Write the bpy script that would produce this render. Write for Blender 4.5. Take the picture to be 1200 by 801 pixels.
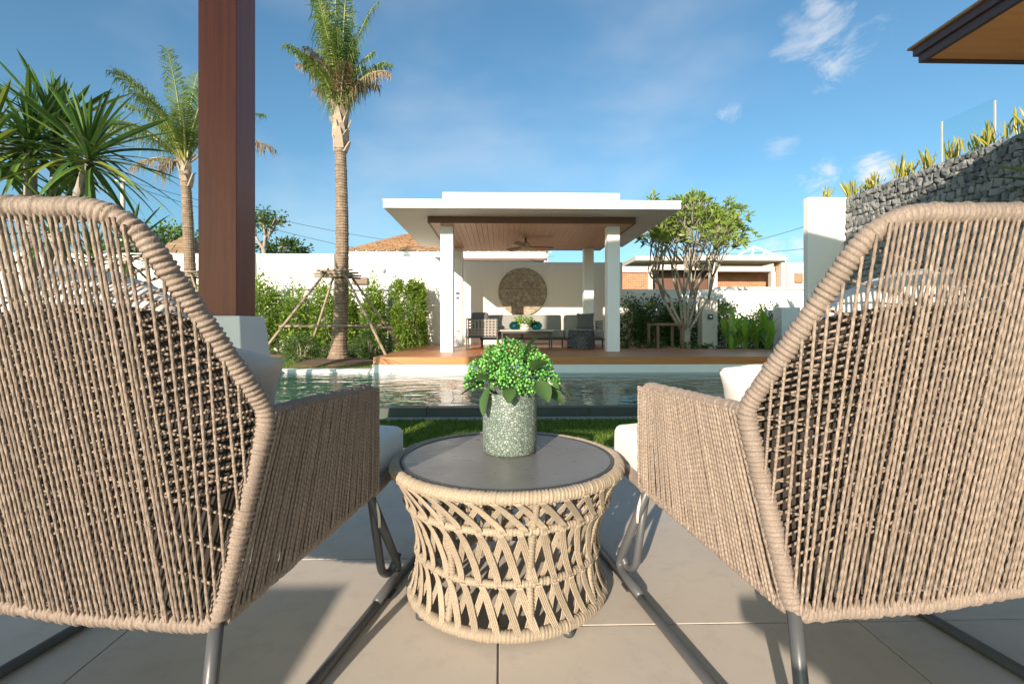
import bpy, bmesh, math, random
import numpy as np
from mathutils import Vector, Matrix, noise
R = math.radians
random.seed(11); rng = np.random.default_rng(11)
for o in list(bpy.data.objects): bpy.data.objects.remove(o)
scene = bpy.context.scene
C = scene.collection

# ---------------------------------------------------------------- camera
F, HZ, YAW, CH = 567.0, 382.0, R(1.41), 0.763
cam_d = bpy.data.cameras.new('camera'); cam = bpy.data.objects.new('camera', cam_d); C.objects.link(cam)
cam_d.sensor_width = 36; cam_d.lens = F/1200*36; cam_d.shift_y = -(400.5-HZ)/1200
cam_d.clip_start = 0.02; cam_d.clip_end = 2000
cam.location = (0, 0, CH); cam.rotation_euler = (R(90), 0, -YAW)
scene.camera = cam
# ---------------------------------------------------------------- sky and sun
SUN = Vector((0.414, 1.0, -0.332)).normalized()          # the way the light travels
w = bpy.data.worlds.new('World'); scene.world = w; w.use_nodes = True
nt = w.node_tree; nt.nodes.clear()
def wn(t, **k):
    n = nt.nodes.new(t)
    for a, b in k.items(): setattr(n, a, b)
    return n
sky = wn('ShaderNodeTexSky', sky_type='NISHITA', sun_disc=False)
sky.sun_elevation = math.asin(-SUN.z); sky.sun_rotation = math.atan2(-SUN.x, -SUN.y)
sky.air_density = 1.0; sky.dust_density = 1.3; sky.ozone_density = 1.6; sky.altitude = 0
bg = wn('ShaderNodeBackground'); bg.inputs[1].default_value = 0.15
bc = wn('ShaderNodeBackground'); bc.inputs[0].default_value = (1.0, .97, .95, 1); bc.inputs[1].default_value = 0.62
mx = wn('ShaderNodeMixShader'); out = wn('ShaderNodeOutputWorld')
tc = wn('ShaderNodeTexCoord'); nm = wn('ShaderNodeVectorMath', operation='NORMALIZE')
nt.links.new(tc.outputs['Generated'], nm.inputs[0])
mp = wn('ShaderNodeMapping'); mp.inputs['Scale'].default_value = (1, 1, 2.1); nt.links.new(nm.outputs[0], mp.inputs[0])
def wnoise(scale, det, rough, dist=0):
    n = wn('ShaderNodeTexNoise'); n.inputs['Scale'].default_value = scale; n.inputs['Detail'].default_value = det
    n.inputs['Roughness'].default_value = rough; n.inputs['Distortion'].default_value = dist
    nt.links.new(mp.outputs[0], n.inputs['Vector']); return n
def wmath(op, a, b=None, clamp=False):
    n = wn('ShaderNodeMath', operation=op, use_clamp=clamp)
    for i, v in enumerate((a, b)):
        if v is None: continue
        if isinstance(v, (int, float)): n.inputs[i].default_value = v
        else: nt.links.new(v, n.inputs[i])
    return n.outputs[0]
def wrange(v, a, b, c=0, d=1):
    n = wn('ShaderNodeMapRange', interpolation_type='SMOOTHSTEP')
    nt.links.new(v, n.inputs[0])
    for i, x in enumerate((a, b, c, d)): n.inputs[i+1].default_value = x
    return n.outputs[0]
def ray(px, py):
    u = (px-600)/F; z = (HZ-py)/F
    return Vector((math.sin(YAW)+u*math.cos(YAW), math.cos(YAW)-u*math.sin(YAW), z))
n1 = wnoise(11.0, 9, .66, .5); n2 = wnoise(2.2, 4, .5, .2)
veil = wrange(n2.outputs[0], .42, .80, 0, .30)                      # thin high veil over all of the sky
cov = veil
for (px, py, rad, dens) in ((985, 50, .10, .55), (935, 45, .06, .35), (1022, 198, .05, 1.0), (958, 215, .06, .8), (950, 285, .07, .6), (850, 128, .04, .4), (915, 165, .05, .3), (960, 5, .04, .5), (905, 300, .06, .5)):
    d = ray(px, py).normalized()
    dt = wn('ShaderNodeVectorMath', operation='DISTANCE'); nt.links.new(nm.outputs[0], dt.inputs[0]); dt.inputs[1].default_value = d
    e = wrange(dt.outputs['Value'], 0, rad*1.5, .17, -.30)
    s = wmath('ADD', e, n1.outputs[0]); c = wrange(s, .50, .80, 0, dens)
    cov = wmath('MAXIMUM', cov, c)
tint = wn('ShaderNodeMix', data_type='RGBA', blend_type='MULTIPLY'); tint.inputs[0].default_value = 1; tint.inputs[7].default_value = (.455, .675, .735, 1)
nt.links.new(sky.outputs[0], tint.inputs[6]); nt.links.new(tint.outputs[2], bg.inputs[0]); nt.links.new(cov, mx.inputs[0])
nt.links.new(bg.outputs[0], mx.inputs[1]); nt.links.new(bc.outputs[0], mx.inputs[2]); nt.links.new(mx.outputs[0], out.inputs[0])
sd = bpy.data.lights.new('sun', 'SUN'); sd.energy = 4.8; sd.angle = R(0.53); sd.color = (1.0, .855, .715)
so = bpy.data.objects.new('sun', sd); C.objects.link(so); so.rotation_euler = SUN.to_track_quat('-Z', 'Y').to_euler(); so.location = (-8, -20, 12)
vs = scene.view_settings; vs.view_transform = 'Standard'; vs.look = 'None'; vs.exposure = 0.76; vs.gamma = 1; vs.use_curve_mapping = False
scene.render.engine = 'CYCLES'
scene.cycles.max_bounces = 10; scene.cycles.transparent_max_bounces = 24; scene.cycles.diffuse_bounces = 5

def P(px, py, Y):
    d = ray(px, py); s = Y/d.y
    return Vector((d.x*s, Y, CH+d.z*s))
def PZ(px, py, Z):
    d = ray(px, py); s = (Z-CH)/d.z
    return Vector((d.x*s, d.y*s, Z))

# ---------------------------------------------------------------- materials
MATS = {}
class N:
    def __init__(s, name):
        s.m = bpy.data.materials.new(name); s.m.use_nodes = True; s.t = s.m.node_tree; s.t.nodes.clear()
        s.out = s.n('ShaderNodeOutputMaterial')
    def n(s, t, **k):
        x = s.t.nodes.new(t)
        for a, b in k.items(): setattr(x, a, b)
        return x
    def l(s, a, b): s.t.links.new(a, b)
    def set(s, sock, v):
        if isinstance(v, bpy.types.NodeSocket): s.l(v, sock)
        elif isinstance(v, (tuple, list)) and len(v) == 3 and sock.type == 'RGBA': sock.default_value = (*v, 1)
        else: sock.default_value = v
    def coord(s, kind='Object', scale=(1, 1, 1), rot=(0, 0, 0)):
        t = s.n('ShaderNodeTexCoord'); m = s.n('ShaderNodeMapping'); m.inputs['Scale'].default_value = scale; m.inputs['Rotation'].default_value = rot
        s.l(t.outputs[kind], m.inputs[0]); return m.outputs[0]
    def world(s, scale=(1, 1, 1)):
        t = s.n('ShaderNodeNewGeometry'); m = s.n('ShaderNodeMapping'); m.inputs['Scale'].default_value = scale
        s.l(t.outputs['Position'], m.inputs[0]); return m.outputs[0]
    def noise(s, vec, scale, det=4, rough=.55, dist=0):
        n = s.n('ShaderNodeTexNoise'); s.set(n.inputs['Vector'], vec)
        for k, v in (('Scale', scale), ('Detail', det), ('Roughness', rough), ('Distortion', dist)): n.inputs[k].default_value = v
        return n.outputs[0]
    def ramp(s, fac, stops):
        r = s.n('ShaderNodeValToRGB'); s.l(fac, r.inputs[0]); e = r.color_ramp.elements
        while len(e) < len(stops): e.new(.5)
        for i, (p, c) in enumerate(stops): e[i].position = p; e[i].color = (*c, 1)
        return r.outputs[0]
    def mix(s, fac, a, b, mode='MIX'):
        m = s.n('ShaderNodeMix', data_type='RGBA', blend_type=mode); s.set(m.inputs[0], fac); s.set(m.inputs[6], a); s.set(m.inputs[7], b); return m.outputs[2]
    def math(s, op, a, b=0.0, clamp=False):
        m = s.n('ShaderNodeMath', operation=op, use_clamp=clamp); s.set(m.inputs[0], a); s.set(m.inputs[1], b); return m.outputs[0]
    def island(s): return s.n('ShaderNodeNewGeometry').outputs['Random Per Island']
    def orand(s): return s.n('ShaderNodeObjectInfo').outputs['Random']
    def bump(s, h, strength=.3, dist=.01):
        b = s.n('ShaderNodeBump'); s.l(h, b.inputs['Height']); b.inputs['Strength'].default_value = strength; b.inputs['Distance'].default_value = dist; return b.outputs[0]
    def bsdf(s, col, rough=.6, bump=None, **k):
        p = s.n('ShaderNodeBsdfPrincipled'); s.set(p.inputs['Base Color'], col); s.set(p.inputs['Roughness'], rough)
        if bump is not None: s.l(bump, p.inputs['Normal'])
        for a, b in k.items(): s.set(p.inputs[a.replace('_', ' ')], b)
        return p.outputs[0]
    def done(s, sh): s.l(sh, s.out.inputs[0]); MATS[s.m.name] = s.m; return s.m

def m_mottle(name, c, amt=.12, scale=6, rough=.7, bump=.15, bd=.004, fine=60):
    a = N(name); v = a.world()
    f = a.noise(v, scale, 6, .6); g = a.noise(v, fine, 3, .6)
    lo = tuple(x*(1-amt) for x in c); hi = tuple(min(1, x*(1+amt)) for x in c)
    col = a.mix(f, lo, hi); col = a.mix(a.math('MULTIPLY', g, .25), col, lo)
    if 'white' in name:
        sk = a.ramp(a.noise(a.world((5, 5, .35)), 1.0, 6, .65), [(.52, (0, 0, 0)), (.75, (1, 1, 1))]); col = a.mix(a.math('MULTIPLY', sk, .22), col, (c[0]*.70, c[1]*.68, c[2]*.63))
    return a.done(a.bsdf(col, rough, a.bump(g, bump, bd)))
def m_wood(name, c1, c2, scale=(.8, 14, 14), rough=.45, coat=0.0):
    a = N(name); v = a.coord('Object', scale); r = a.orand()
    add = a.n('ShaderNodeVectorMath', operation='ADD'); a.l(v, add.inputs[0])
    cmb = a.n('ShaderNodeCombineXYZ'); a.l(a.math('MULTIPLY', r, 37.0), cmb.inputs[0]); a.l(a.math('MULTIPLY', r, 91.0), cmb.inputs[1]); a.l(cmb.outputs[0], add.inputs[1])
    f = a.noise(add.outputs[0], 1.6, 8, .65, .8); g = a.noise(add.outputs[0], 7, 3, .6)
    col = a.ramp(f, [(.3, c1), (.7, c2)])
    col = a.mix(a.math('MULTIPLY', r, .35), col, c1, 'MIX')
    col = a.mix(a.math('MULTIPLY', g, .3), col, tuple(x*.6 for x in c1))
    return a.done(a.bsdf(col, rough, a.bump(g, .12, .003), Coat_Weight=coat, Coat_Roughness=.25))
def m_leaf(name, stops, rough=.45, trans=.28):
    a = N(name); col = a.ramp(a.island(), stops)
    f = a.noise(a.world(), 1.7, 3, .5); col = a.mix(a.math('MULTIPLY', f, .35), col, stops[0][1])
    p = a.bsdf(col, rough); t = a.n('ShaderNodeBsdfTranslucent'); a.l(a.mix(.5, col, (.35, .5, .05), 'MIX'), t.inputs[0])
    m = a.n('ShaderNodeMixShader'); m.inputs[0].default_value = trans; a.l(p, m.inputs[1]); a.l(t.outputs[0], m.inputs[2])
    return a.done(m.outputs[0])

m_mottle('white_render', (.82, .79, .74), .05, 1.1, .85, .12, .004, 90)
m_mottle('grey_white_render', (.86, .77, .67), .05, 1.1, .85, .12, .004, 90)
m_mottle('white_paint', (.82, .82, .81), .04, 2, .55, .05, .002, 60)
m_mottle('plinth_paint', (.88, .83, .77), .04, 3, .6, .08, .003, 70)
m_mottle('concrete', (.50, .45, .38), .15, 3, .85, .3, .006, 40)
m_mottle('beige_concrete', (.58, .53, .45), .12, 1.2, .85, .2, .006, 20)
m_mottle('dark_stone_edge', (.062, .078, .062), .35, 8, .55, .2, .003, 50)
m_mottle('pale_gravel', (.42, .42, .40), .3, 60, .9, .8, .01, 120)
m_mottle('soil', (.14, .085, .05), .4, 5, .95, .8, .02, 40)
m_mottle('ground_grass', (.085, .11, .035), .35, 3, .95, .6, .02, 50)
m_mottle('lawn_earth', (.12, .19, .035), .3, 6, .95, .6, .02, 80)
m_mottle('dark_metal', (.055, .056, .058), .1, 30, .42, .05, .001, 200)
m_mottle('frame_metal', (.085, .088, .092), .12, 20, .36, .05, .001, 300)
m_mottle('purple_fascia', (.085, .055, .062), .12, 4, .5, .05, .002, 80)
m_mottle('plaster_beige', (.62, .58, .52), .08, 2, .85, .2, .004, 40)
m_mottle('stem_green', (.12, .2, .05), .2, 20, .6)
m_mottle('bark_grey', (.36, .31, .25), .3, 12, .9, .8, .01, 60)
m_mottle('bark_tan', (.40, .32, .24), .3, 8, .9, .6, .01, 50)
m_mottle('dark_stake', (.17, .12, .08), .3, 14, .85, .4, .004, 80)
m_mottle('frame_grey', (.20, .20, .19), .1, 3, .8)
m_mottle('bamboo', (.34, .26, .18), .3, 14, .8, .4, .004, 80)
m_mottle('copper_edge', (.40, .22, .10), .2, 8, .45, .1, .002, 60)
m_wood('deck_wood', (.42, .15, .042), (.64, .265, .075), (.9, 16, 16), .42, .15)
m_wood('ceiling_wood', (.54, .27, .13), (.76, .45, .25), (12, .9, 12), .45, .1)
m_wood('soffit_wood', (.76, .33, .10), (.90, .47, .16), (.9, 12, 12), .45, .1)
m_wood('dark_beam_wood', (.13, .06, .035), (.21, .105, .06), (.9, 14, 14), .5)
m_wood('post_wood', (.19, .034, .014), (.32, .070, .025), (16, 16, .7), .48, .05)
m_leaf('leaf_hedge', [(0, (.09, .175, .02)), (.5, (.17, .28, .03)), (1, (.32, .40, .06))], .45, .38)
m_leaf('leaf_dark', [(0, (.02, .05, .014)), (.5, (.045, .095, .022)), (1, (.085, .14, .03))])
m_leaf('leaf_clipped', [(0, (.05, .10, .03)), (.5, (.10, .17, .045)), (1, (.17, .24, .07))])
m_leaf('leaf_plumeria', [(0, (.14, .23, .04)), (.5, (.25, .35, .06)), (1, (.40, .46, .12))], .4, .35)
m_leaf('leaf_palm', [(0, (.06, .12, .02)), (.5, (.12, .19, .035)), (1, (.22, .26, .07))])
m_leaf('leaf_palm_brown', [(0, (.16, .10, .05)), (.5, (.28, .19, .10)), (1, (.40, .30, .18))], .8, .15)
m_leaf('leaf_canna', [(0, (.08, .22, .02)), (.5, (.18, .36, .03)), (1, (.34, .48, .05))], .35, .35)
m_leaf('leaf_yellow', [(0, (.22, .24, .03)), (.5, (.42, .38, .06)), (1, (.55, .42, .13))], .4)
m_leaf('leaf_bouquet', [(0, (.03, .08, .035)), (.5, (.05, .115, .04)), (1, (.16, .20, .035))], .35, .15)
def m_sword():
    a = N('leaf_sword'); r = a.orand(); col = a.ramp(r, [(0, (.035, .10, .02)), (.5, (.065, .15, .03)), (.8, (.12, .21, .035)), (1, (.27, .30, .05))])
    f = a.noise(a.coord('Object', (1, 60, 1)), 3, 2); col = a.mix(a.math('MULTIPLY', f, .3), col, (.14, .2, .06))
    p = a.bsdf(col, .32); t = a.n('ShaderNodeBsdfTranslucent'); a.l(col, t.inputs[0]); m = a.n('ShaderNodeMixShader'); m.inputs[0].default_value = .15
    a.l(p, m.inputs[1]); a.l(t.outputs[0], m.inputs[2]); a.done(m.outputs[0])
m_sword()
def m_grass():
    a = N('grass_blade'); col = a.ramp(a.island(), [(0, (.08, .17, .018)), (.6, (.16, .28, .03)), (1, (.30, .36, .06))])
    f = a.noise(a.world(), 2.2, 3); col = a.mix(a.math('MULTIPLY', f, .5), col, (.06, .13, .015))
    p = a.bsdf(col, .6); t = a.n('ShaderNodeBsdfTranslucent'); a.l(col, t.inputs[0]); m = a.n('ShaderNodeMixShader'); m.inputs[0].default_value = .3
    a.l(p, m.inputs[1]); a.l(t.outputs[0], m.inputs[2]); a.done(m.outputs[0])
m_grass()
def m_rope(name, c1, c2, c3):
    a = N(name); v = a.coord('Object'); r = a.orand()
    g = a.noise(a.world((1, 1, 1)), 9, 4, .6); fi = a.noise(a.world((260, 260, 60)), 2.2, 3, .7)
    fib = a.noise(a.world((500, 500, 500)), 1.0, 2, .6)
    col = a.ramp(fi, [(.28, c1), (.55, c2), (.8, c3)])
    col = a.mix(a.math('MULTIPLY', r, .5), col, (c1[0]*.95, c1[1]*1.02, c1[2]*1.12)); gg = a.ramp(g, [(.35, (0, 0, 0)), (.7, (1, 1, 1))]); col = a.mix(a.math('MULTIPLY', gg, .4), col, c1)
    h = a.math('ADD', fi, fib)
    a.done(a.bsdf(col, .62, a.bump(h, .6, .0012), Sheen_Weight=.1))
m_rope('rope', (.175, .13, .099), (.37, .288, .226), (.56, .455, .37))
m_rope('rope_pale', (.235, .18, .122), (.445, .357, .255), (.61, .51, .38))
def m_twist():
    a = N('rope_twist'); t = a.n('ShaderNodeTexCoord'); sp = a.n('ShaderNodeSeparateXYZ'); a.l(t.outputs['Object'], sp.inputs[0]); r = a.orand()
    ang = a.math('ARCTAN2', sp.outputs[1], sp.outputs[0]); ph = a.math('ADD', ang, a.math('MULTIPLY', sp.outputs[2], 190.0))
    st = a.math('MULTIPLY_ADD', a.math('SINE', ph), .5); st.node.inputs[2].default_value = .5
    fi = a.noise(a.world((300, 300, 90)), 2.2, 3, .7); g = a.noise(a.world(), 26, 4, .65); fib = a.noise(a.world((700, 700, 700)), 1.0, 2, .6)
    col = a.ramp(fi, [(.25, (.168, .125, .093)), (.5, (.37, .287, .222)), (.8, (.58, .472, .38))])
    col = a.mix(a.ramp(r, [(.2, (0, 0, 0)), (1, (.62, .62, .62))]), col, (.205, .155, .122))
    gg = a.ramp(g, [(.38, (0, 0, 0)), (.68, (1, 1, 1))]); col = a.mix(a.math('MULTIPLY', gg, .35), col, (.17, .13, .095))
    col = a.mix(a.math('MULTIPLY', st, .38), col, (.13, .098, .072))
    a.done(a.bsdf(col, .65, a.bump(a.math('ADD', fi, a.math('ADD', fib, st)), .6, .0012)))
m_twist()
def m_tile():
    a = N('patio_tile'); v = a.world(); r = a.orand(); f = a.noise(v, 2.2, 7, .6, .2); g = a.noise(v, 120, 3, .6); s = a.noise(v, 14, 4, .65)
    col = a.ramp(f, [(.3, (.54, .475, .395)), (.7, (.64, .575, .485))]); col = a.mix(a.math('MULTIPLY', r, .55), col, (.46, .415, .355))
    col = a.mix(a.math('MULTIPLY', g, .15), col, (.36, .33, .28)); st = a.ramp(s, [(.52, (0, 0, 0)), (.72, (1, 1, 1))]); col = a.mix(a.math('MULTIPLY', st, .30), col, (.33, .30, .26))
    a.done(a.bsdf(col, a.math('MULTIPLY_ADD', s, .35), a.bump(g, .12, .001)))
m_tile()
bpy.data.materials['patio_tile'].node_tree.nodes  # touch
def m_fabric(name, c):
    a = N(name); v = a.coord('Object'); wv = a.n('ShaderNodeTexWave'); a.l(v, wv.inputs[0]); wv.inputs['Scale'].default_value = 160; wv.inputs['Distortion'].default_value = 1.2
    wv2 = a.n('ShaderNodeTexWave', bands_direction='Y'); a.l(v, wv2.inputs[0]); wv2.inputs['Scale'].default_value = 160; wv2.inputs['Distortion'].default_value = 1.2
    h = a.math('ADD', wv.outputs[1], wv2.outputs[1]); f = a.noise(v, 7, 5, .6)
    col = a.mix(a.math('MULTIPLY', f, .35), c, tuple(x*.82 for x in c)); wr = a.noise(v, 5, 3, .5, .6)
    b = a.bump(wr, .35, .03); b2 = a.n('ShaderNodeBump'); b2.inputs['Strength'].default_value = .25; b2.inputs['Distance'].default_value = .0008; a.l(h, b2.inputs['Height']); a.l(b, b2.inputs['Normal'])
    a.done(a.bsdf(col, .9, b2.outputs[0], Sheen_Weight=.25))
m_fabric('fabric_white', (.78, .76, .73)); m_fabric('fabric_cream', (.76, .70, .64)); m_fabric('fabric_blush', (.78, .66, .57)); m_fabric('fabric_grey', (.27, .265, .235))
m_fabric('gap_shade', (.030, .021, .014))  # near-black brown standing in for shade behind the chair ropes
m_fabric('fabric_charcoal', (.11, .112, .108))
def m_top():
    a = N('table_stone'); v = a.world(); f = a.noise(v, 5, 6, .6, .4); g = a.noise(v, 90, 2)
    col = a.ramp(f, [(.3, (.14, .133, .125)), (.7, (.20, .19, .18))]); sm = a.noise(a.world((3, 7, 3)), 3, 5, .7, 1.2); col = a.mix(a.math('MULTIPLY', sm, .3), col, (.24, .225, .205)); a.done(a.bsdf(col, a.math('ADD', a.math('MULTIPLY', sm, .40), .12), a.bump(g, .05, .001)))
m_top()
def m_mosaic():
    a = N('vase_mosaic'); v = a.coord('Object'); vo = a.n('ShaderNodeTexVoronoi', feature='DISTANCE_TO_EDGE'); a.l(v, vo.inputs[0]); vo.inputs['Scale'].default_value = 130
    vc = a.n('ShaderNodeTexVoronoi'); a.l(v, vc.inputs[0]); vc.inputs['Scale'].default_value = 130
    sp = a.n('ShaderNodeSeparateColor'); a.l(vc.outputs['Color'], sp.inputs[0])
    col = a.ramp(sp.outputs[0], [(0, (.11, .16, .125)), (.5, (.20, .265, .215)), (.85, (.28, .35, .285)), (1, (.42, .48, .41))])
    e = a.ramp(vo.outputs[0], [(.03, (0, 0, 0)), (.16, (1, 1, 1))]); big = a.noise(v, 14, 4); col = a.mix(a.math('MULTIPLY', big, .4), col, (.25, .30, .27))
    col = a.mix(e, (.085, .105, .09), col); a.done(a.bsdf(col, .38, a.bump(e, .6, .0015)))
m_mosaic()
def m_water():
    a = N('pool_water'); v = a.world((1, 1.5, 1)); n1 = a.noise(v, 1.7, 3, .5, .4); n2 = a.noise(v, 5.5, 3, .5); h = a.math('ADD', n1, a.math('MULTIPLY', n2, .28))
    b = a.bump(h, .24, .10)
    g = a.n('ShaderNodeBsdfGlossy'); g.inputs['Roughness'].default_value = .015; a.l(b, g.inputs['Normal'])
    t = a.n('ShaderNodeBsdfTransparent'); t.inputs[0].default_value = (.62, .86, .82, 1)
    fr = a.n('ShaderNodeFresnel'); fr.inputs[0].default_value = 1.34; a.l(b, fr.inputs['Normal'])
    m = a.n('ShaderNodeMixShader'); a.l(fr.outputs[0], m.inputs[0]); df = a.n('ShaderNodeBsdfDiffuse'); df.inputs[0].default_value = (.05, .42, .36, 1); m0 = a.n('ShaderNodeMixShader'); m0.inputs[0].default_value = .24
    a.l(t.outputs[0], m0.inputs[1]); a.l(df.outputs[0], m0.inputs[2]); a.l(m0.outputs[0], m.inputs[1]); a.l(g.outputs[0], m.inputs[2]); a.done(m.outputs[0])
m_water()
def m_pooltile():
    a = N('pool_tile'); br = a.n('ShaderNodeTexBrick'); a.l(a.world(), br.inputs[0]); br.offset = 0
    for k, v in (('Scale', 1), ('Brick Width', .1), ('Row Height', .1), ('Mortar Size', .003)): br.inputs[k].default_value = v
    br.inputs['Color1'].default_value = (.08, .42, .37, 1); br.inputs['Color2'].default_value = (.13, .52, .46, 1); br.inputs['Mortar'].default_value = (.12, .22, .2, 1)
    a.done(a.bsdf(br.outputs[0], .3))
m_pooltile()
def m_stone():
    a = N('wall_stone'); v = a.world(); r = a.orand(); f = a.noise(v, 9, 7, .65, .3); g = a.noise(v, 45, 4, .65)
    col = a.ramp(f, [(.3, (.10, .108, .105)), (.55, (.20, .21, .20)), (.75, (.36, .36, .335))]); col = a.mix(a.ramp(r, [(.3, (0, 0, 0)), (1, (.75, .75, .75))]), col, (.34, .335, .31)); col = a.mix(a.ramp(r, [(0, (.6, .6, .6)), (.3, (0, 0, 0))]), col, (.075, .08, .078))
    a.done(a.bsdf(col, .85, a.bump(a.math('ADD', f, g), .9, .012)))
m_stone()
m_mottle('stone_joint', (.10, .10, .094), .3, 12, .95, .6, .01, 60)
def m_disc():
    a = N('carved_disc_wood'); v = a.world((1, 1, 1)); f = a.noise(v, 10, 8, .75, .8); g = a.noise(a.world((3, 1, 26)), 2.2, 5, .6)
    col = a.ramp(f, [(.36, (.20, .15, .10)), (.52, (.46, .37, .27)), (.66, (.70, .60, .47))]); col = a.mix(a.math('MULTIPLY', g, .45), col, (.15, .11, .075))
    a.done(a.bsdf(col, .8, a.bump(a.math('ADD', f, g), .6, .01)))
m_disc()
def m_glass(name, tint, fac=.9):
    a = N(name); t = a.n('ShaderNodeBsdfTransparent'); t.inputs[0].default_value = (*tint, 1); g = a.n('ShaderNodeBsdfGlossy'); g.inputs['Roughness'].default_value = .02
    m = a.n('ShaderNodeMixShader'); m.inputs[0].default_value = .035; a.l(t.outputs[0], m.inputs[1]); a.l(g.outputs[0], m.inputs[2]); a.done(m.outputs[0])
m_glass('balustrade_glass', (.94, .985, .97)); m_glass('teal_glass', (.30, .62, .64))
def m_brick():
    a = N('brick_infill'); br = a.n('ShaderNodeTexBrick'); v = a.coord('Object', (1, 1, 1), (R(90), 0, 0)); a.l(v, br.inputs[0])
    for k, x in (('Scale', 1), ('Brick Width', .22), ('Row Height', .09), ('Mortar Size', .008)): br.inputs[k].default_value = x
    br.inputs['Color1'].default_value = (.40, .125, .045, 1); br.inputs['Color2'].default_value = (.52, .20, .08, 1); br.inputs['Mortar'].default_value = (.42, .35, .28, 1)
    a.done(a.bsdf(br.outputs[0], .9))
m_brick()
def m_shingle(name, c1, c2):
    a = N(name); f = a.noise(a.world((7, 7, 10)), 1, 4, .6); col = a.ramp(a.island(), [(0, c1), (1, c2)]); col = a.mix(a.math('MULTIPLY', f, .5), col, c1); a.done(a.bsdf(col, .9))
m_shingle('shingle', (.24, .13, .06), (.42, .25, .13)); m_shingle('thatch', (.20, .13, .07), (.34, .24, .14))
def m_berry():
    a = N('berry_green'); col = a.ramp(a.island(), [(0, (.05, .22, .03)), (.45, (.10, .37, .05)), (.8, (.20, .50, .10)), (.94, (.36, .56, .22)), (1, (.42, .36, .26))])
    a.done(a.bsdf(col, .5))
m_berry()
def m_trunk():
    a = N('palm_bark'); v = a.world(); wv = a.n('ShaderNodeTexWave', bands_direction='Z'); a.l(v, wv.inputs[0]); wv.inputs['Scale'].default_value = 5.5; wv.inputs['Distortion'].default_value = 2.5; wv.inputs['Detail'].default_value = 3
    f = a.noise(v, 9, 5, .65); col = a.ramp(f, [(.3, (.17, .115, .075)), (.6, (.33, .245, .17)), (.8, (.44, .35, .26))]); col = a.mix(a.math('MULTIPLY', wv.outputs[1], .45), col, (.16, .105, .07))
    a.done(a.bsdf(col, .9, a.bump(a.math('ADD', f, wv.outputs[1]), .7, .02)))
m_trunk()
def m_weave():
    a = N('dark_weave'); col = a.ramp(a.orand(), [(0, (.05, .052, .055)), (1, (.12, .122, .125))]); a.done(a.bsdf(col, .6))
m_weave()
m_mottle('light_weave', (.30, .27, .23), .15, 30, .7)
m_mottle('grout', (.27, .25, .215), .2, 8, .95, .3, .002, 80)

# ---------------------------------------------------------------- helpers
class MB:
    def __init__(s): s.v = []; s.f = []
    def add(s, v, f):
        b = len(s.v); s.v += [tuple(x) for x in v]; s.f += [tuple(i+b for i in q) for q in f]; return s
    def box(s, a, b):
        x0, y0, z0 = a; x1, y1, z1 = b
        return s.add([(x0, y0, z0), (x1, y0, z0), (x1, y1, z0), (x0, y1, z0), (x0, y0, z1), (x1, y0, z1), (x1, y1, z1), (x0, y1, z1)],
                     [(0, 3, 2, 1), (4, 5, 6, 7), (0, 1, 5, 4), (1, 2, 6, 5), (2, 3, 7, 6), (3, 0, 4, 7)])
    def prism(s, pts, y0, y1):                       # outline in x,z pushed along y
        n = len(pts); v = [(x, y0, z) for x, z in pts]+[(x, y1, z) for x, z in pts]
        f = [tuple(range(n)), tuple(range(2*n-1, n-1, -1))]+[(i, i+n, (i+1) % n+n, (i+1) % n) for i in range(n)]
        return s.add(v, f)
    def tube(s, pts, rad, n=8, caps=True, closed=False):
        pts = [Vector(p) for p in pts]; m = len(pts)
        if not hasattr(rad, '__len__'): rad = [rad]*m
        fr = frames(pts, closed); v = []; f = []
        for (p, (T, A, B)), r in zip(zip(pts, fr), rad):
            for k in range(n):
                t = 2*math.pi*k/n; v.append(p+A*(r*math.cos(t))+B*(r*math.sin(t)))
        for i in range(m if closed else m-1):
            j = (i+1) % m
            for k in range(n): f.append((i*n+k, i*n+(k+1) % n, j*n+(k+1) % n, j*n+k))
        if caps and not closed: f.append(tuple(range(n-1, -1, -1))); f.append(tuple((m-1)*n+k for k in range(n)))
        return s.add(v, f)
    def lathe(s, prof, c=(0, 0, 0), n=32, cap=True):
        v = []; f = []; m = len(prof)
        for r, z in prof:
            for k in range(n):
                t = 2*math.pi*k/n; v.append((c[0]+r*math.cos(t), c[1]+r*math.sin(t), c[2]+z))
        for i in range(m-1):
            for k in range(n): f.append((i*n+k, i*n+(k+1) % n, (i+1)*n+(k+1) % n, (i+1)*n+k))
        if cap: f.append(tuple(range(n-1, -1, -1))); f.append(tuple((m-1)*n+k for k in range(n)))
        return s.add(v, f)
def frames(pts, closed=False):
    m = len(pts); T = []
    for i in range(m):
        if closed: d = pts[(i+1) % m]-pts[i-1]
        else: d = pts[min(i+1, m-1)]-pts[max(i-1, 0)]
        T.append(d.normalized() if d.length > 1e-9 else Vector((0, 0, 1)))
    up = Vector((0, 0, 1)) if abs(T[0].z) < .9 else Vector((1, 0, 0))
    A = (up-T[0]*up.dot(T[0])).normalized(); o = []
    for i in range(m):
        A = A-T[i]*A.dot(T[i]); A.normalize(); o.append((T[i], A.copy(), T[i].cross(A)))
    return o
def smooth_path(pts, rad, seg=6, closed=False):      # polyline with rounded corners
    pts = [Vector(p) for p in pts]; o = []; n = len(pts)
    for i, p in enumerate(pts):
        if not closed and i in (0, n-1): o.append(p); continue
        a, b = pts[i-1], pts[(i+1) % n]
        da, db = a-p, b-p; r = min(rad[i] if hasattr(rad, '__len__') else rad, da.length*.48, db.length*.48)
        s, e = p+da.normalized()*r, p+db.normalized()*r
        for k in range(seg+1):
            t = k/seg; o.append(s*(1-t)**2+p*2*t*(1-t)+e*t*t)
    return o
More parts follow.
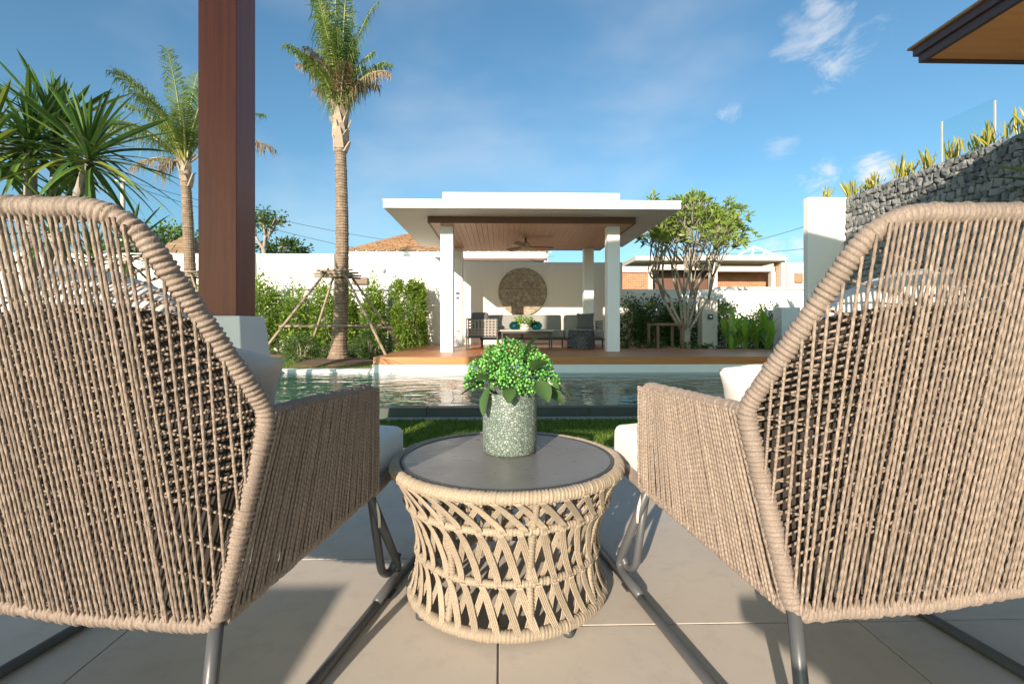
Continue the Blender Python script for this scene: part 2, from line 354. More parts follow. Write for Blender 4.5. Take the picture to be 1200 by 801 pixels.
def resample(pts, ds, closed=False):
    pts = list(pts)+([pts[0]] if closed else []); L = [0]
    for a, b in zip(pts, pts[1:]): L.append(L[-1]+(b-a).length)
    n = max(2, int(round(L[-1]/ds))); o = []; j = 0
    for i in range(n if closed else n+1):
        t = L[-1]*i/n
        while j < len(pts)-2 and L[j+1] < t: j += 1
        u = (t-L[j])/max(1e-9, L[j+1]-L[j]); o.append(pts[j].lerp(pts[j+1], min(1, u)))
    return o
def wpos(o):
    p = Vector(); 
    while o is not None: p += o.location; o = o.parent
    return p
def obj(name, mb, mat, parent=None, smooth=False, bevel=0, world=True, seg=2):
    if isinstance(mb, MB):
        me = bpy.data.meshes.new(name); me.from_pydata(mb.v, [], mb.f)
        if smooth: me.polygons.foreach_set('use_smooth', [True]*len(me.polygons))
        me.update()
    else: me = mb
    if mat and not me.materials: me.materials.append(MATS[mat])
    o = bpy.data.objects.new(name, me); C.objects.link(o)
    if parent is not None:
        o.parent = parent
        if world: o.location = -wpos(parent)
    if bevel:
        b = o.modifiers.new('bevel', 'BEVEL'); b.width = bevel; b.segments = seg; b.limit_method = 'ANGLE'
    return o
def np_mesh(name, V, Fc, smooth=False):
    me = bpy.data.meshes.new(name); V = np.asarray(V, np.float32).reshape(-1, 3); Fc = np.asarray(Fc, np.int32); k = Fc.shape[1]
    me.vertices.add(len(V)); me.vertices.foreach_set('co', V.ravel()); me.loops.add(Fc.size); me.loops.foreach_set('vertex_index', Fc.ravel())
    me.polygons.add(len(Fc)); me.polygons.foreach_set('loop_start', np.arange(0, Fc.size, k, dtype=np.int32))
    if smooth: me.polygons.foreach_set('use_smooth', np.ones(len(Fc), bool))
    me.update(calc_edges=True); me.validate(); return me
def tag(o, label, cat=None, group=None, kind=None):
    o['label'] = label
    if cat: o['category'] = cat
    if group: o['group'] = group
    if kind: o['kind'] = kind
    return o
def thing(name, label, cat, loc=(0, 0, 0), group=None, rz=0):
    o = bpy.data.objects.new(name, None); C.objects.link(o); o.location = loc; o.rotation_euler = (0, 0, rz); o.empty_display_size = .1
    return tag(o, label, cat, group)
def struct(name, mb, mat, label, cat, **k): return tag(obj(name, mb, mat, **k), label, cat, kind='structure')
def bx(a, b): return MB().box(a, b)
def shared(name, me, parent, loc, rot=None, scale=None, q=None):
    o = bpy.data.objects.new(name, me); C.objects.link(o); o.parent = parent; o.location = loc
    if q is not None: o.rotation_mode = 'QUATERNION'; o.rotation_quaternion = q
    if rot is not None: o.rotation_euler = rot
    if scale is not None: o.scale = scale
    return o
def unit(v): return v/np.maximum(1e-9, np.linalg.norm(v, axis=1, keepdims=True))
def leaf_mesh(name, pos, dirs, length, width, fold=.25, droop=.15):
    """many leaves: each a six-point folded blade starting at pos and growing along dirs"""
    n = len(pos); d = unit(dirs); rnd = rng.normal(size=(n, 3)); rnd[:, 2] += .6
    s = unit(np.cross(d, rnd)); up = np.cross(s, d)
    L = np.asarray(length).reshape(-1, 1)*np.ones((n, 1)); W = np.asarray(width).reshape(-1, 1)*np.ones((n, 1)); dz = np.array([[0, 0, -1.]])
    a = pos; m = pos+d*L*.5+dz*L*droop*.25; t = pos+d*L+dz*L*droop
    l = m+s*W*.5+up*W*fold; r = m-s*W*.5+up*W*fold
    V = np.stack([a, r, t, l, m], 1).reshape(-1, 3); b = (np.arange(n)*5)[:, None]
    Fc = np.concatenate([b+np.array([[0, 1, 4]]), b+np.array([[1, 2, 4]]), b+np.array([[2, 3, 4]]), b+np.array([[3, 0, 4]])])
    return np_mesh(name, V, Fc)
def blob_leaves(c, rad, n, clumps, spread, shape='ellipsoid', flat_bottom=True):
    """leaf positions and directions: clumps near the surface of a rounded volume"""
    c = np.array(c); rad = np.array(rad)
    u = unit(rng.normal(size=(clumps, 3)))
    if shape == 'box': u = u/np.max(np.abs(u), axis=1, keepdims=True)*(.85+.15*rng.random((clumps, 1)))
    rr = .55+.45*rng.random((clumps, 1))**.5; cc = u*rr
    idx = rng.integers(0, clumps, n); p = cc[idx]+rng.normal(size=(n, 3))*spread
    P_ = c+p*rad; d = unit(p)+rng.normal(size=(n, 3))*.7+np.array([[0, 0, .35]])
    if flat_bottom: k = P_[:, 2] > c[2]-rad[2]; P_, d = P_[k], d[k]
    return P_, d
def grass(name, x0, x1, y0, y1, z, n, h, label, avoid=None):
    x = rng.uniform(x0, x1, n); y = rng.uniform(y0, y1, n)
    if avoid is not None: k = ~avoid(x, y); x, y = x[k], y[k]
    n = len(x); hh = h*(.5+.9*rng.random(n)); a = rng.uniform(0, 6.283, n); wv = .0035+.0025*rng.random(n); lean = rng.normal(size=(n, 2))*.45
    b0 = np.stack([x-np.cos(a)*wv, y-np.sin(a)*wv, np.full(n, z)], 1); b1 = np.stack([x+np.cos(a)*wv, y+np.sin(a)*wv, np.full(n, z)], 1)
    t = np.stack([x+lean[:, 0]*hh, y+lean[:, 1]*hh, z+hh], 1)
    V = np.stack([b0, b1, t], 1).reshape(-1, 3); Fc = np.arange(3*n).reshape(-1, 3)
    return tag(obj(name, np_mesh(name, V, Fc), 'grass_blade'), label, 'grass', kind='stuff')

# ================================================================ the setting
PX0, PX1, PY0, PY1 = -3.72, 6.12, 4.90, 8.40        # the pool
WZ = -0.041; DZ = 0.227                             # water level, deck level
g = MB(); B_ = 600
xs = [-B_, PX0-.2, PX1+.2, B_]; ys = [-B_, PY0-.02, PY1+.3, B_]
for i in range(3):
    for j in range(3):
        if i == 1 and j == 1: continue
        g.add([(xs[i], ys[j], -.17), (xs[i+1], ys[j], -.17), (xs[i+1], ys[j+1], -.17), (xs[i], ys[j+1], -.17)], [(0, 1, 2, 3)])
struct('ground', g, 'ground_grass', 'rough grassy ground reaching far beyond the garden walls', 'ground')
# patio with single tiles
patio = struct('patio', bx((-8, -9, -.16), (6.0, 3.06, -.006)), 'grout', 'pale stone tiled patio under the rope chairs and woven table', 'patio')
tw, tl = .93, 1.20
tile_me = None
for i in range(-5, 6):
    off = .40 if i < 0 else .03
    x0 = -.005+i*tw
    for j in range(-3, 3):
        y0 = off+j*tl; y1 = y0+tl
        if y0 > 3.0: continue
        y1 = min(y1, 3.05); g2 = .0022
        m = MB().box((x0+g2, y0+g2, -.02), (x0+tw-g2, y1-g2, 0.0+random.uniform(-.0006, .0006)))
        obj('tile', m, 'patio_tile', patio, bevel=.0018, world=False)
    
struct('bounce_slab', bx((3.3, 3.064, -.16), (6.14, 4.61, -.10)), 'patio_tile', 'pale slab added under the timber eave to bounce sun onto its soffit', 'path')  # hidden pale slab added to bounce sunlight up to the soffit
# lawns
struct('lawn', bx((-10, 3.062, -.165), (3.298, 4.62, -.137)), 'lawn_earth', 'strip of green lawn between the patio and the dark pool edge', 'lawn')
grass('lawn_grass', -4.5, 3.29, 3.07, 4.62, -.138, 90000, .03, 'short green grass on the strip beside the pool edge')
struct('gravel_strip', bx((-10, 4.622, -.165), (6.14, 4.76, -.128)), 'pale_gravel', 'narrow pale gravel strip at the foot of the dark pool edge', 'gravel')
struct('lawn_terrace', bx((-16, 3.07, -.1), (PX0-.28, 14.1, -.02)), 'lawn_earth', 'lawn beyond the plinth running back to the white garden wall', 'lawn')
struct('lawn_terrace', bx((PX0-.278, 8.72, -.1), (-2.22, 14.1, -.02)), 'lawn_earth', 'lawn around the propped palm behind the white pool coping', 'lawn')
grass('lawn_grass', -8, -2.23, 8.73, 11.5, -.02, 45000, .045, 'short green grass around the foot of the propped palm')
mound = MB()
prof = [(1.15, -.03), (1.0, .03), (.75, .07), (.45, .11), (.22, .15), (.05, .16)]
mc = P(396, 416, 10.0)
mound.lathe([(a*.85, b*.8) for a, b in prof], (mc.x, 10.0, 0), 40)
mound.v = [(x, y, z+.03*noise.noise(Vector((x*3, y*3, z)))) for x, y, z in mound.v]
struct('soil_mound', mound, 'soil', 'brown soil mound at the foot of the propped palm', 'soil', smooth=True)
struct('planting_bed', bx((-2.21, 13.9, -.1), (-16, 14.25, .02)) if False else bx((2.2, 11.32, -.1), (11, 14.2, .13)), 'soil', 'soil bed behind the wooden deck with tree and big leaf plants', 'soil')
struct('hedge_bed', bx((-16, 12.6, -.09), (-2.22, 14.1, .02)), 'soil', 'soil bed along the foot of the sunlit white wall', 'soil')
# pool
pool = struct('pool', MB().box((PX0, PY0, -.95), (PX1, PY1, -.90)).box((PX0, PY1, -1.25), (PX1, PY1+.04, WZ-.02)).box((PX0-.04, PY0, -1.25), (PX0, PY1, WZ+.02)).box((PX1, PY0, -1.25), (PX1+.04, PY1, WZ+.02)),
              'pool_tile', 'teal tiled swimming pool with one raised dark edge', 'pool')
obj('edge_core', bx((PX0-.2, 4.775, -.17), (PX1+.1, PY0-.001, WZ-.012)), 'stone_joint', pool, world=False)
x = PX0-.2
while x < PX1:
    obj('edge_tile', bx((x+.003, 4.765, -.17), (x+.797, PY0, WZ+.003)), 'dark_stone_edge', pool, bevel=.004, world=False, seg=1); x += .80
cp = MB().prism([(0, 0), (1, 0)], 0, 0) if False else None
obj('coping', bx((PX0-.27, PY1+.043, -.1), (-2.222, 8.71, .012)), 'white_render', pool, bevel=.008, world=False)
obj('coping', bx((PX0-.27, 4.91, -.1), (PX0-.042, PY1+.041, .010)), 'white_render', pool, bevel=.008, world=False)
obj('pool_wall', bx((-2.218, PY1+.044, -.16), (PX1+.04, 8.47, .092)), 'white_paint', pool, world=False)
wm = np_mesh('water', [(PX0, PY0-.001, WZ), (PX1, PY0-.001, WZ), (PX1, PY1, WZ), (PX0, PY1, WZ)], [[0, 1, 2, 3]])
struct('water', wm, 'pool_water', 'rippled teal pool water reflecting the pavilion', 'water')
# deck with single boards
deck = struct('deck', MB().box((-2.19, 8.60, -.16), (4.5, 14.28, .17)).box((4.52, 8.60, -.16), (PX1, 11.28, .17)), 'dark_beam_wood', 'orange brown timber deck beside the pool under the pavilion', 'deck')
def board(n, m, mat, parent, bevel=.003): return obj(n, m, mat, parent, bevel=bevel, seg=1)
board('fascia_board', bx((-2.2, 8.44, .093), (PX1, 8.475, DZ-.001)), 'deck_wood', deck)
board('fascia_board', bx((-2.2, 8.477, .0), (-2.165, 14.27, DZ-.001)), 'deck_wood', deck)
y = 8.477; bw = .145; i = 0
while y < 14.2:
    splits = [-2.163, random.uniform(.0, 1.2), random.uniform(2.8, 4.2)]
    xe = PX1 if y < 11.2 else 4.52
    splits.append(random.uniform(4.8, 5.6) if y < 11.2 else xe)
    if y < 11.2: splits.append(xe)
    for a, b in zip(splits, splits[1:]):
        board('plank', bx((a+.002, y+.002, .172), (b-.002, y+bw-.004, DZ+random.uniform(-.001, .001))), 'deck_wood', deck)
    y += bw

# ================================================================ garden walls
wl = thing('garden_wall', 'sunlit white boundary wall behind the propped palm and hedge', 'wall', (-8, 14.2, 0))
a0 = P(391, 297, 14.1)
obj('wall_section', bx((-18, 14.1, -.16), (a0.x, 14.35, P(300, 297, 14.1).z)), 'white_render', wl, bevel=.01)
b0 = P(543, 300, 14.3)
obj('wall_section', bx((a0.x+.003, 14.3, -.16), (b0.x, 14.55, P(470, 300.5, 14.3).z)), 'white_render', wl, bevel=.01)
fx0, fx1, fz = P(337, 338, 14.09).x, P(459, 338, 14.29).x, P(400, 338.5, 14.2).z
obj('panel_frame', MB().box((fx0, 14.06, 0), (fx0+.05, 14.097, fz)).box((fx0+.05, 14.06, fz-.05), (a0.x-.002, 14.097, fz)), 'frame_grey', wl)
obj('panel_frame', MB().box((fx1-.09, 14.25, 0), (fx1, 14.297, fz+.1)).box((a0.x+.01, 14.25, fz-.05), (fx1-.09, 14.297, fz)), 'frame_grey', wl)
v0, v1 = P(413, 333, 14.25), P(431, 325, 14.25)
obj('vent_slot', bx((v0.x, 14.2, v0.z), (v1.x, 14.298, v1.z)), 'dark_beam_wood', wl, bevel=.01)
s0 = P(449, 317, 14.25)
sp = MB().lathe([(.01, -.05), (.05, -.045), (.05, .05), (.01, .055)], (s0.x, 14.26, s0.z), 12)
obj('spot_lamp', sp, 'concrete', wl)
wb = thing('pavilion_wall', 'pale wall behind the pavilion sofa with the round wooden disc', 'wall', (1.5, 14.4, 0))
wbz = P(640, 307, 14.3).z; wx1 = P(729.5, 320, 14.3).x
obj('wall_section', bx((b0.x+.003, 14.3, -.16), (wx1, 14.6, wbz)), 'grey_white_render', wb, bevel=.01)
wr = thing('garden_wall', 'white boundary wall with capping behind the big leaf plants', 'wall', (7, 14.4, 0))
rz = P(880, 339, 14.3).z
obj('wall_section', bx((wx1+.003, 14.32, -.16), (13, 14.55, rz)), 'white_render', wr, bevel=.01)
obj('wall_cap', bx((P(842, 339, 14.3).x, 14.26, rz+.002), (13, 14.6, rz+.07)), 'white_paint', wr, bevel=.008)
pl = thing('gate_pillar', 'beige concrete pillar with a small dark wall lamp beside the tree', 'pillar', (P(832, 400, 13.5).x, 13.6, .1))
obj('shaft', bx((P(823, 0, 13.5).x, 13.5, .1), (P(841, 0, 13.5).x, 13.85, P(832, 348, 13.5).z)), 'beige_concrete', pl, bevel=.012)
q = P(832, 371, 13.5)
lamp = obj('wall_lamp', bx((q.x-.07, 13.44, q.z-.07), (q.x+.07, 13.497, q.z+.07)), 'dark_metal', pl, bevel=.008)
obj('lamp_lens', bx((q.x-.035, 13.434, q.z-.02), (q.x+.03, 13.438, q.z+.02)), 'white_paint', lamp)
lw = thing('low_wall', 'short white wall block beside the big leaf plants', 'wall', (P(922, 380, 12.5).x, 12.6, .1))
obj('block', bx((P(916, 0, 12.5).x, 12.5, .1), (P(916, 0, 12.5).x+.5, 12.9, P(920, 360, 12.5).z)), 'white_render', lw, bevel=.01)

# ---------------------------------------------------------------- pavilion
RX0, RX1, RY0, RY1 = -2.21, 3.47, 9.2, 13.62
fc, rc = 10.16, 13.05                                # front faces of the columns
pav = thing('pavilion', 'white poolside pavilion with flat roof and timber ceiling', 'pavilion', (.63, 11.5, DZ))
ZS, ZC = 3.0, 2.872
cols = [(516, 531, fc), (711.5, 727, fc), (531, 541.5, rc), (684.5, 696, rc)]
for a, b, yy in cols:
    xa, xb = P(a, 0, yy).x, P(b, 0, yy).x
    cw = .265; xm = (xa+xb)/2
    obj('column', bx((xm-cw/2, yy, DZ-.02), (xm+cw/2, yy+cw, ZC+.02)), 'white_paint', pav, bevel=.008)
roof = obj('roof_slab', bx((RX0, RY0, ZS), (RX1, RY1, ZS+.17)), 'white_paint', pav, bevel=.008)
u0, u1 = P(518.5, 225, 10.0), P(726.5, 225.5, 10.0)
obj('upper_roof', bx((u0.x, 10.0, ZS+.165), (u1.x, 13.1, u0.z)), 'white_paint', roof, bevel=.008)
obj('drip_edge', bx((RX0-.012, RY0-.012, ZS+.135), (RX1+.012, RY1+.012, ZS+.16)), 'white_paint', roof)
BX0, BX1, BY0, BY1 = P(501, 258, 9.9).x, P(745, 258, 9.9).x, 9.9, 13.45
for a, b in (((BX0, BY0, ZC-.004), (BX1, BY0+.04, ZS+.01)), ((BX0, BY1-.04, ZC-.004), (BX1, BY1, ZS+.01)), ((BX0, BY0+.041, ZC-.004), (BX0+.04, BY1-.041, ZS+.01)), ((BX1-.04, BY0+.041, ZC-.004), (BX1, BY1-.041, ZS+.01))):
    obj('beam_board', bx(a, b), 'dark_beam_wood', pav, bevel=.003, seg=1)
x = BX0+.042; nb = 36; bwid = (BX1-BX0-.084)/nb
for i in range(nb):
    obj('ceiling_board', bx((x+.0025, BY0+.042, ZC+random.uniform(0, .002)), (x+bwid-.0025, BY1-.042, ZS-.01)), 'ceiling_wood', pav)
    x += bwid
sw = P(537, 344, rc)
for k, (px, py, w_, h_) in enumerate(((536.5, 343.5, .10, .07), (536.5, 349, .09, .06), (536.5, 388, .10, .07))):
    q = P(px, py, rc); obj('switch_plate', bx((q.x-w_/2, rc-.014, q.z-h_/2), (q.x+w_/2, rc-.001, q.z+h_/2)), 'concrete' if k == 2 else 'dark_metal', pav, bevel=.004)
# ceiling fan
fq = P(616, 289, 11.6)
fan = thing('ceiling_fan', 'ceiling fan with dark blades hanging under the timber ceiling', 'fan', (fq.x, 11.6, ZC))
obj('down_rod', MB().tube([(fq.x, 11.6, ZC+.01), (fq.x, 11.6, fq.z+.06)], .022, 10), 'dark_metal', fan, smooth=True)
obj('motor', MB().lathe([(.03, .10), (.10, .06), (.13, .0), (.10, -.05), (.02, -.06)], (fq.x, 11.6, fq.z+.02), 20), 'concrete', fan, smooth=True)
for k in range(3):
    a = R(8+120*k); d = Vector((math.cos(a), math.sin(a), 0)); s = Vector((-d.y, d.x, .25)); c0 = Vector((fq.x, 11.6, fq.z+.0))
    vv = []
    for (r_, w_) in ((.10, .03), (.22, .055), (.6, .075), (.68, .05)):
        for sg in (-1, 1):
            for dz in (-.006, .006): vv.append(c0+d*r_+s*(w_*sg)+Vector((0, 0, dz)))
    f_ = []
    for i in range(3):
        o_ = i*4; f_ += [(o_, o_+2, o_+6, o_+4), (o_+1, o_+5, o_+7, o_+3), (o_, o_+4, o_+5, o_+1), (o_+2, o_+3, o_+7, o_+6)]
    f_ += [(0, 1, 3, 2), (12, 14, 15, 13)]
    obj('blade', MB().add(vv, f_), 'dark_beam_wood', fan)
# wall disc
dq = P(612.3, 342, 14.27); DR = .695
disc = thing('wall_disc', 'large round carved wooden disc mounted on the pavilion wall', 'wall art', (dq.x, 14.299, dq.z))
nb = 7
for i in range(nb):
    z0, z1 = -DR+2*DR*i/nb+.003, -DR+2*DR*(i+1)/nb-.003; pts = []
    for k in range(9):
        z = z0+(z1-z0)*k/8; pts.append((math.sqrt(max(0, (DR-.03)**2-z*z)), z))
    pts = [p for p in pts if p[0] > .02]
    ol = [(dq.x+p[0], dq.z+p[1]) for p in pts]+[(dq.x-p[0], dq.z+p[1]) for p in reversed(pts)]
    obj('plank', MB().prism(ol, 14.235+random.uniform(-.006, .006), 14.295), 'carved_disc_wood', disc)
ringp = [Vector((dq.x+(DR-.012)*math.cos(t), 14.262, dq.z+(DR-.012)*math.sin(t))) for t in np.linspace(0, 2*math.pi, 64, endpoint=False)]
obj('rim', MB().tube(ringp, .034, 8, closed=True), 'carved_disc_wood', disc, smooth=True)

# ---------------------------------------------------------------- pavilion furniture
def cushion_mesh(name, sx, sy, sz, r=.04, puff=.02, seed=0):
    bm = bmesh.new(); bmesh.ops.create_cube(bm, size=1)
    for v in bm.verts: v.co = Vector((v.co.x*sx, v.co.y*sy, v.co.z*sz))
    bmesh.ops.bevel(bm, geom=bm.edges[:], offset=min(r, min(sx, sy, sz)*.45), segments=4, profile=.6, affect='EDGES')
    bmesh.ops.subdivide_edges(bm, edges=[e for e in bm.edges if e.calc_length() > min(sx, sy)*.3], cuts=7, use_grid_fill=True)
    for v in bm.verts:
        k = (1-(2*v.co.x/sx)**2)*(1-(2*v.co.y/sy)**2); s = 1 if v.co.z > 0 else -1
        if abs(v.co.z) > sz*.3: v.co.z += s*puff*max(0, k)
        v.co += Vector((0, 0, 1))*.008*noise.noise(v.co*9+Vector((seed, 0, 0)))
    me = bpy.data.meshes.new(name); bm.to_mesh(me); bm.free(); me.polygons.foreach_set('use_smooth', [True]*len(me.polygons)); return me
def pillow_mesh(name, sx, sy, th, seed=0, n=22, crumple=.012, disc=0.):
    v = []; f = []
    for side in (1, -1):
        for j in range(n+1):
            for i in range(n+1):
                u, w_ = 2*i/n-1, 2*j/n-1
                e = ((1-u**4)*(1-w_**4)); pin = 1-.10*(1-abs(w_)**2)*abs(u)**3; piv = 1-.10*(1-abs(u)**2)*abs(w_)**3
                x_, y_ = u*sx/2*pin, w_*sy/2*piv
                x_ *= 1-disc*(1-math.sqrt(1-w_*w_/2)); y_ *= 1-disc*(1-math.sqrt(1-u*u/2))
                z_ = side*th/2*max(0, e)**.55
                p = Vector((x_, y_, z_)); nz = noise.noise(Vector((x_*8+seed, y_*8, side*2)))*crumple+noise.noise(Vector((x_*22+seed, y_*22, side)))*crumple*.4
                v.append(p+Vector((0, 0, nz*max(0, e)**.3)))
    m = (n+1)*(n+1)
    for s in range(2):
        for j in range(n):
            for i in range(n):
                q = (s*m+j*(n+1)+i, s*m+j*(n+1)+i+1, s*m+(j+1)*(n+1)+i+1, s*m+(j+1)*(n+1)+i); f.append(q if s == 0 else q[::-1])
    me = bpy.data.meshes.new(name); me.from_pydata([tuple(p) for p in v], [], f); bm = bmesh.new(); bm.from_mesh(me); bmesh.ops.remove_doubles(bm, verts=bm.verts, dist=.0015); bm.to_mesh(me); bm.free()
    me.polygons.foreach_set('use_smooth', [True]*len(me.polygons)); return me
SY = 12.05
sx0, sx1 = P(563, 0, 12.4).x, P(703, 0, 12.4).x
sofa = thing('corner_sofa', 'grey corner sofa with dark metal frame against the pavilion wall', 'sofa', ((sx0+sx1)/2, 12.5, DZ))
def put(name, me, mat, parent, loc, rot=(0, 0, 0)):
    if not me.materials: me.materials.append(MATS[mat])
    o = bpy.data.objects.new(name, me); C.objects.link(o); o.rotation_euler = rot
    if parent is not None: o.parent = parent; o.location = Vector(loc)-wpos(parent)
    else: o.location = loc
    return o
obj('frame', MB().box((sx0, SY+.05, DZ+.19), (sx1, 12.95, DZ+.235)).box((sx1-.95, 11.8, DZ+.192), (sx1-.001, SY+.048, DZ+.233)), 'dark_metal', sofa, bevel=.006)
for lx, ly in ((sx0+.04, SY+.1), (sx1-1.0, SY+.1), (sx1-.9, 11.85), (sx1-.05, 11.85), (sx0+.04, 12.9), (sx1-.05, 12.9), (sx0+1.1, SY+.1)):
    obj('leg', bx((lx-.018, ly-.018, DZ), (lx+.018, ly+.018, DZ+.2)), 'dark_metal', sofa)
ws = (sx1-sx0-.95)/2
for i in range(2): put('seat_cushion', cushion_mesh('seat_cushion', ws-.01, .82, .2, .05, .02, i), 'fabric_grey', sofa, (sx0+ws*(i+.5), SY+.44, DZ+.34))
put('seat_cushion', cushion_mesh('seat_cushion', .93, 1.05, .2, .05, .02, 3), 'fabric_grey', sofa, (sx1-.475, 12.35, DZ+.34))
for i in range(2): put('back_cushion', cushion_mesh('back_cushion', ws-.01, .42, .2, .06, .03, i+5), 'fabric_grey', sofa, (sx0+ws*(i+.5), 12.80, DZ+.62), (R(80), 0, 0))
put('back_cushion', cushion_mesh('back_cushion', .70, .42, .2, .06, .03, 9), 'fabric_grey', sofa, (sx1-.52, 12.80, DZ+.62), (R(80), 0, 0))
arm_b = MB()
for k in range(9): arm_b.tube([(sx1-.012, 12.0+.1*k, DZ+.2), (sx1-.012, 12.05+.1*k, DZ+.68)], .012, 6)
for k in range(7): arm_b.tube([(sx1-.01, 11.98, DZ+.24+.07*k), (sx1-.01, 12.92, DZ+.24+.07*k)], .013, 6)
obj('woven_arm', arm_b, 'light_weave', sofa)
put('throw_pillow', pillow_mesh('throw_pillow', .46, .46, .2, 3), 'fabric_charcoal', None, (sx1-.36, 12.52, DZ+.66), (R(72), 0, R(-12)))
tag(bpy.data.objects['throw_pillow'], 'plump dark grey pillow at the end of the corner sofa', 'pillow')
# armchair, its woven back to the pool
ac0, ac1 = P(545.5, 0, 11.6).x, P(584, 0, 11.6).x
arm = thing('armchair', 'grey outdoor armchair with woven lattice back beside the coffee table', 'armchair', ((ac0+ac1)/2, 12, DZ))
zt = P(560, 373.5, 11.6).z; zb = DZ+.30
obj('back_frame', MB().tube([(ac0+.02, 11.6, zb), (ac0+.02, 11.6, zt), (ac1-.02, 11.6, zt), (ac1-.02, 11.6, zb)], .016, 8), 'dark_metal', arm)
nl = 9
for i in range(nl):
    xx = ac0+.03+(ac1-ac0-.06)*(i+.5)/nl
    obj('lattice_strip', bx((xx-.018, 11.585, zb), (xx+.018, 11.600, zt)), 'light_weave', arm)
for j in range(6):
    zz = zb+(zt-zb)*(j+.5)/6
    obj('lattice_strip', bx((ac0+.02, 11.601, zz-.02), (ac1-.02, 11.612, zz+.02)), 'light_weave', arm)
obj('seat_frame', bx((ac0, 11.58, zb-.05), (ac1, 12.35, zb)), 'dark_metal', arm, bevel=.006)
for lx in (ac0+.03, ac1-.03):
    for ly in (11.61, 12.3): obj('leg', bx((lx-.018, ly-.018, DZ), (lx+.018, ly+.018, zb-.03)), 'dark_metal', arm)
put('seat_cushion', cushion_mesh('seat_cushion', ac1-ac0-.06, .7, .16, .05, .02, 4), 'fabric_grey', arm, ((ac0+ac1)/2, 11.99, zb+.08))
put('back_cushion', cushion_mesh('back_cushion', .42, .42, .18, .08, .03, 14), 'fabric_charcoal', arm, ((ac0+ac1)/2-.05, 11.72, zb+.36), (R(78), 0, 0))
# coffee table
ct0, ct1 = P(586, 0, 11.35).x, P(649, 0, 11.35).x; ctz = P(620, 386.5, 11.35).z
cof = thing('coffee_table', 'low dark rectangular coffee table in front of the corner sofa', 'table', ((ct0+ct1)/2, 11.65, DZ))
obj('table_top', bx((ct0, 11.35, ctz-.03), (ct1, 11.95, ctz)), 'concrete', cof, bevel=.005)
obj('under_frame', MB().box((ct0+.03, 11.38, ctz-.075), (ct1-.03, 11.41, ctz-.031)).box((ct0+.03, 11.89, ctz-.075), (ct1-.03, 11.92, ctz-.031)), 'dark_metal', cof)
obj('stretcher', bx((ct0+.05, 11.63, DZ+.1), (ct1-.05, 11.66, DZ+.125)), 'dark_metal', cof)
for lx in (ct0+.05, ct1-.05):
    for ly in (11.39, 11.9): obj('leg', bx((lx-.014, ly-.014, DZ), (lx+.014, ly+.014, ctz-.031)), 'dark_metal', cof)
def bowl(px, label):
    q = P(px, 383, 11.62); b = MB().lathe([(.05, .0), (.11, .02), (.145, .08), (.135, .14), (.09, .185), (.075, .2), (.07, .198), (.085, .18), (.128, .138), (.137, .08), (.104, .028), (.0, .012)], (q.x, 11.62, ctz), 24, cap=False)
    return tag(obj('glass_bowl', b, 'teal_glass', smooth=True), label, 'bowl')
bowl(603.5, 'teal glass bowl on the coffee table beside the armchair'); bowl(628.5, 'teal glass bowl on the coffee table towards the woven pouf')
q = P(615.5, 383, 11.62)
pot = thing('planter', 'small white pot of green leaves between two teal glass bowls', 'plant pot', (q.x, 11.62, ctz))
obj('pot', MB().lathe([(.10, 0), (.13, .02), (.14, .14), (.125, .145), (.12, .1)], (q.x, 11.62, ctz), 20), 'plaster_beige', pot, smooth=True)
pp, dd = blob_leaves((q.x, 11.62, ctz+.2), (.2, .2, .11), 500, 20, .25)
obj('foliage', leaf_mesh('foliage', pp, dd, .06, .03), 'leaf_canna', pot)
# woven pouf
q = P(681, 400, 11.5); pr = .32
pf = thing('pouf', 'round charcoal woven pouf on the deck beside the sofa', 'pouf', (q.x, 11.5, DZ))
obj('core', MB().lathe([(.26, .01), (pr-.03, .08), (pr-.02, .25), (pr-.03, .38), (.22, .43), (.0, .44)], (q.x, 11.5, DZ), 28), 'dark_metal', pf, smooth=True)
st_ = MB().tube([Vector((math.cos(t)*.055, 0, math.sin(t)*.028)) for t in np.linspace(0, 2*math.pi, 9)[:-1]], .016, 5, closed=True)
st_me = bpy.data.meshes.new('stitch'); st_me.from_pydata(st_.v, [], st_.f); st_me.materials.append(MATS['dark_weave'])
for j in range(8):
    for i in range(18):
        t = 2*math.pi*(i+.5*(j % 2))/18; zz = .05+.05*j; rr = pr-.012-.02*abs(j-3.5)/3.5
        shared('stitch', st_me, pf, (rr*math.cos(t), rr*math.sin(t), zz), rot=(0, R(28 if j % 2 else -28), t+R(90)))

# ---------------------------------------------------------------- wooden post on its plinth
pc = [P(232, 370, 2.8), P(277, 370, 2.8)]
pw = pc[1].x-pc[0].x; pm = (pc[0].x+pc[1].x)/2; pz = pc[0].z
post = thing('wooden_post', 'square glossy red brown timber post on a white tapered plinth', 'post', (pm, 2.8+pw/2, 0))
obj('shaft', bx((pc[0].x, 2.8, pz-.01), (pc[1].x, 2.8+pw, 3.32)), 'post_wood', post, bevel=.004)
t0, b0_ = pw/2+.04, pw/2+.115
vv = []
for hw, z in ((b0_, 0), (t0, pz)):
    for sx, sy in ((-1, -1), (1, -1), (1, 1), (-1, 1)): vv.append((pm+sx*hw, 2.8+pw/2+sy*hw, z))
obj('plinth', MB().add(vv, [(0, 3, 2, 1), (4, 5, 6, 7), (0, 1, 5, 4), (1, 2, 6, 5), (2, 3, 7, 6), (3, 0, 4, 7)]), 'plinth_paint', post, bevel=.006)

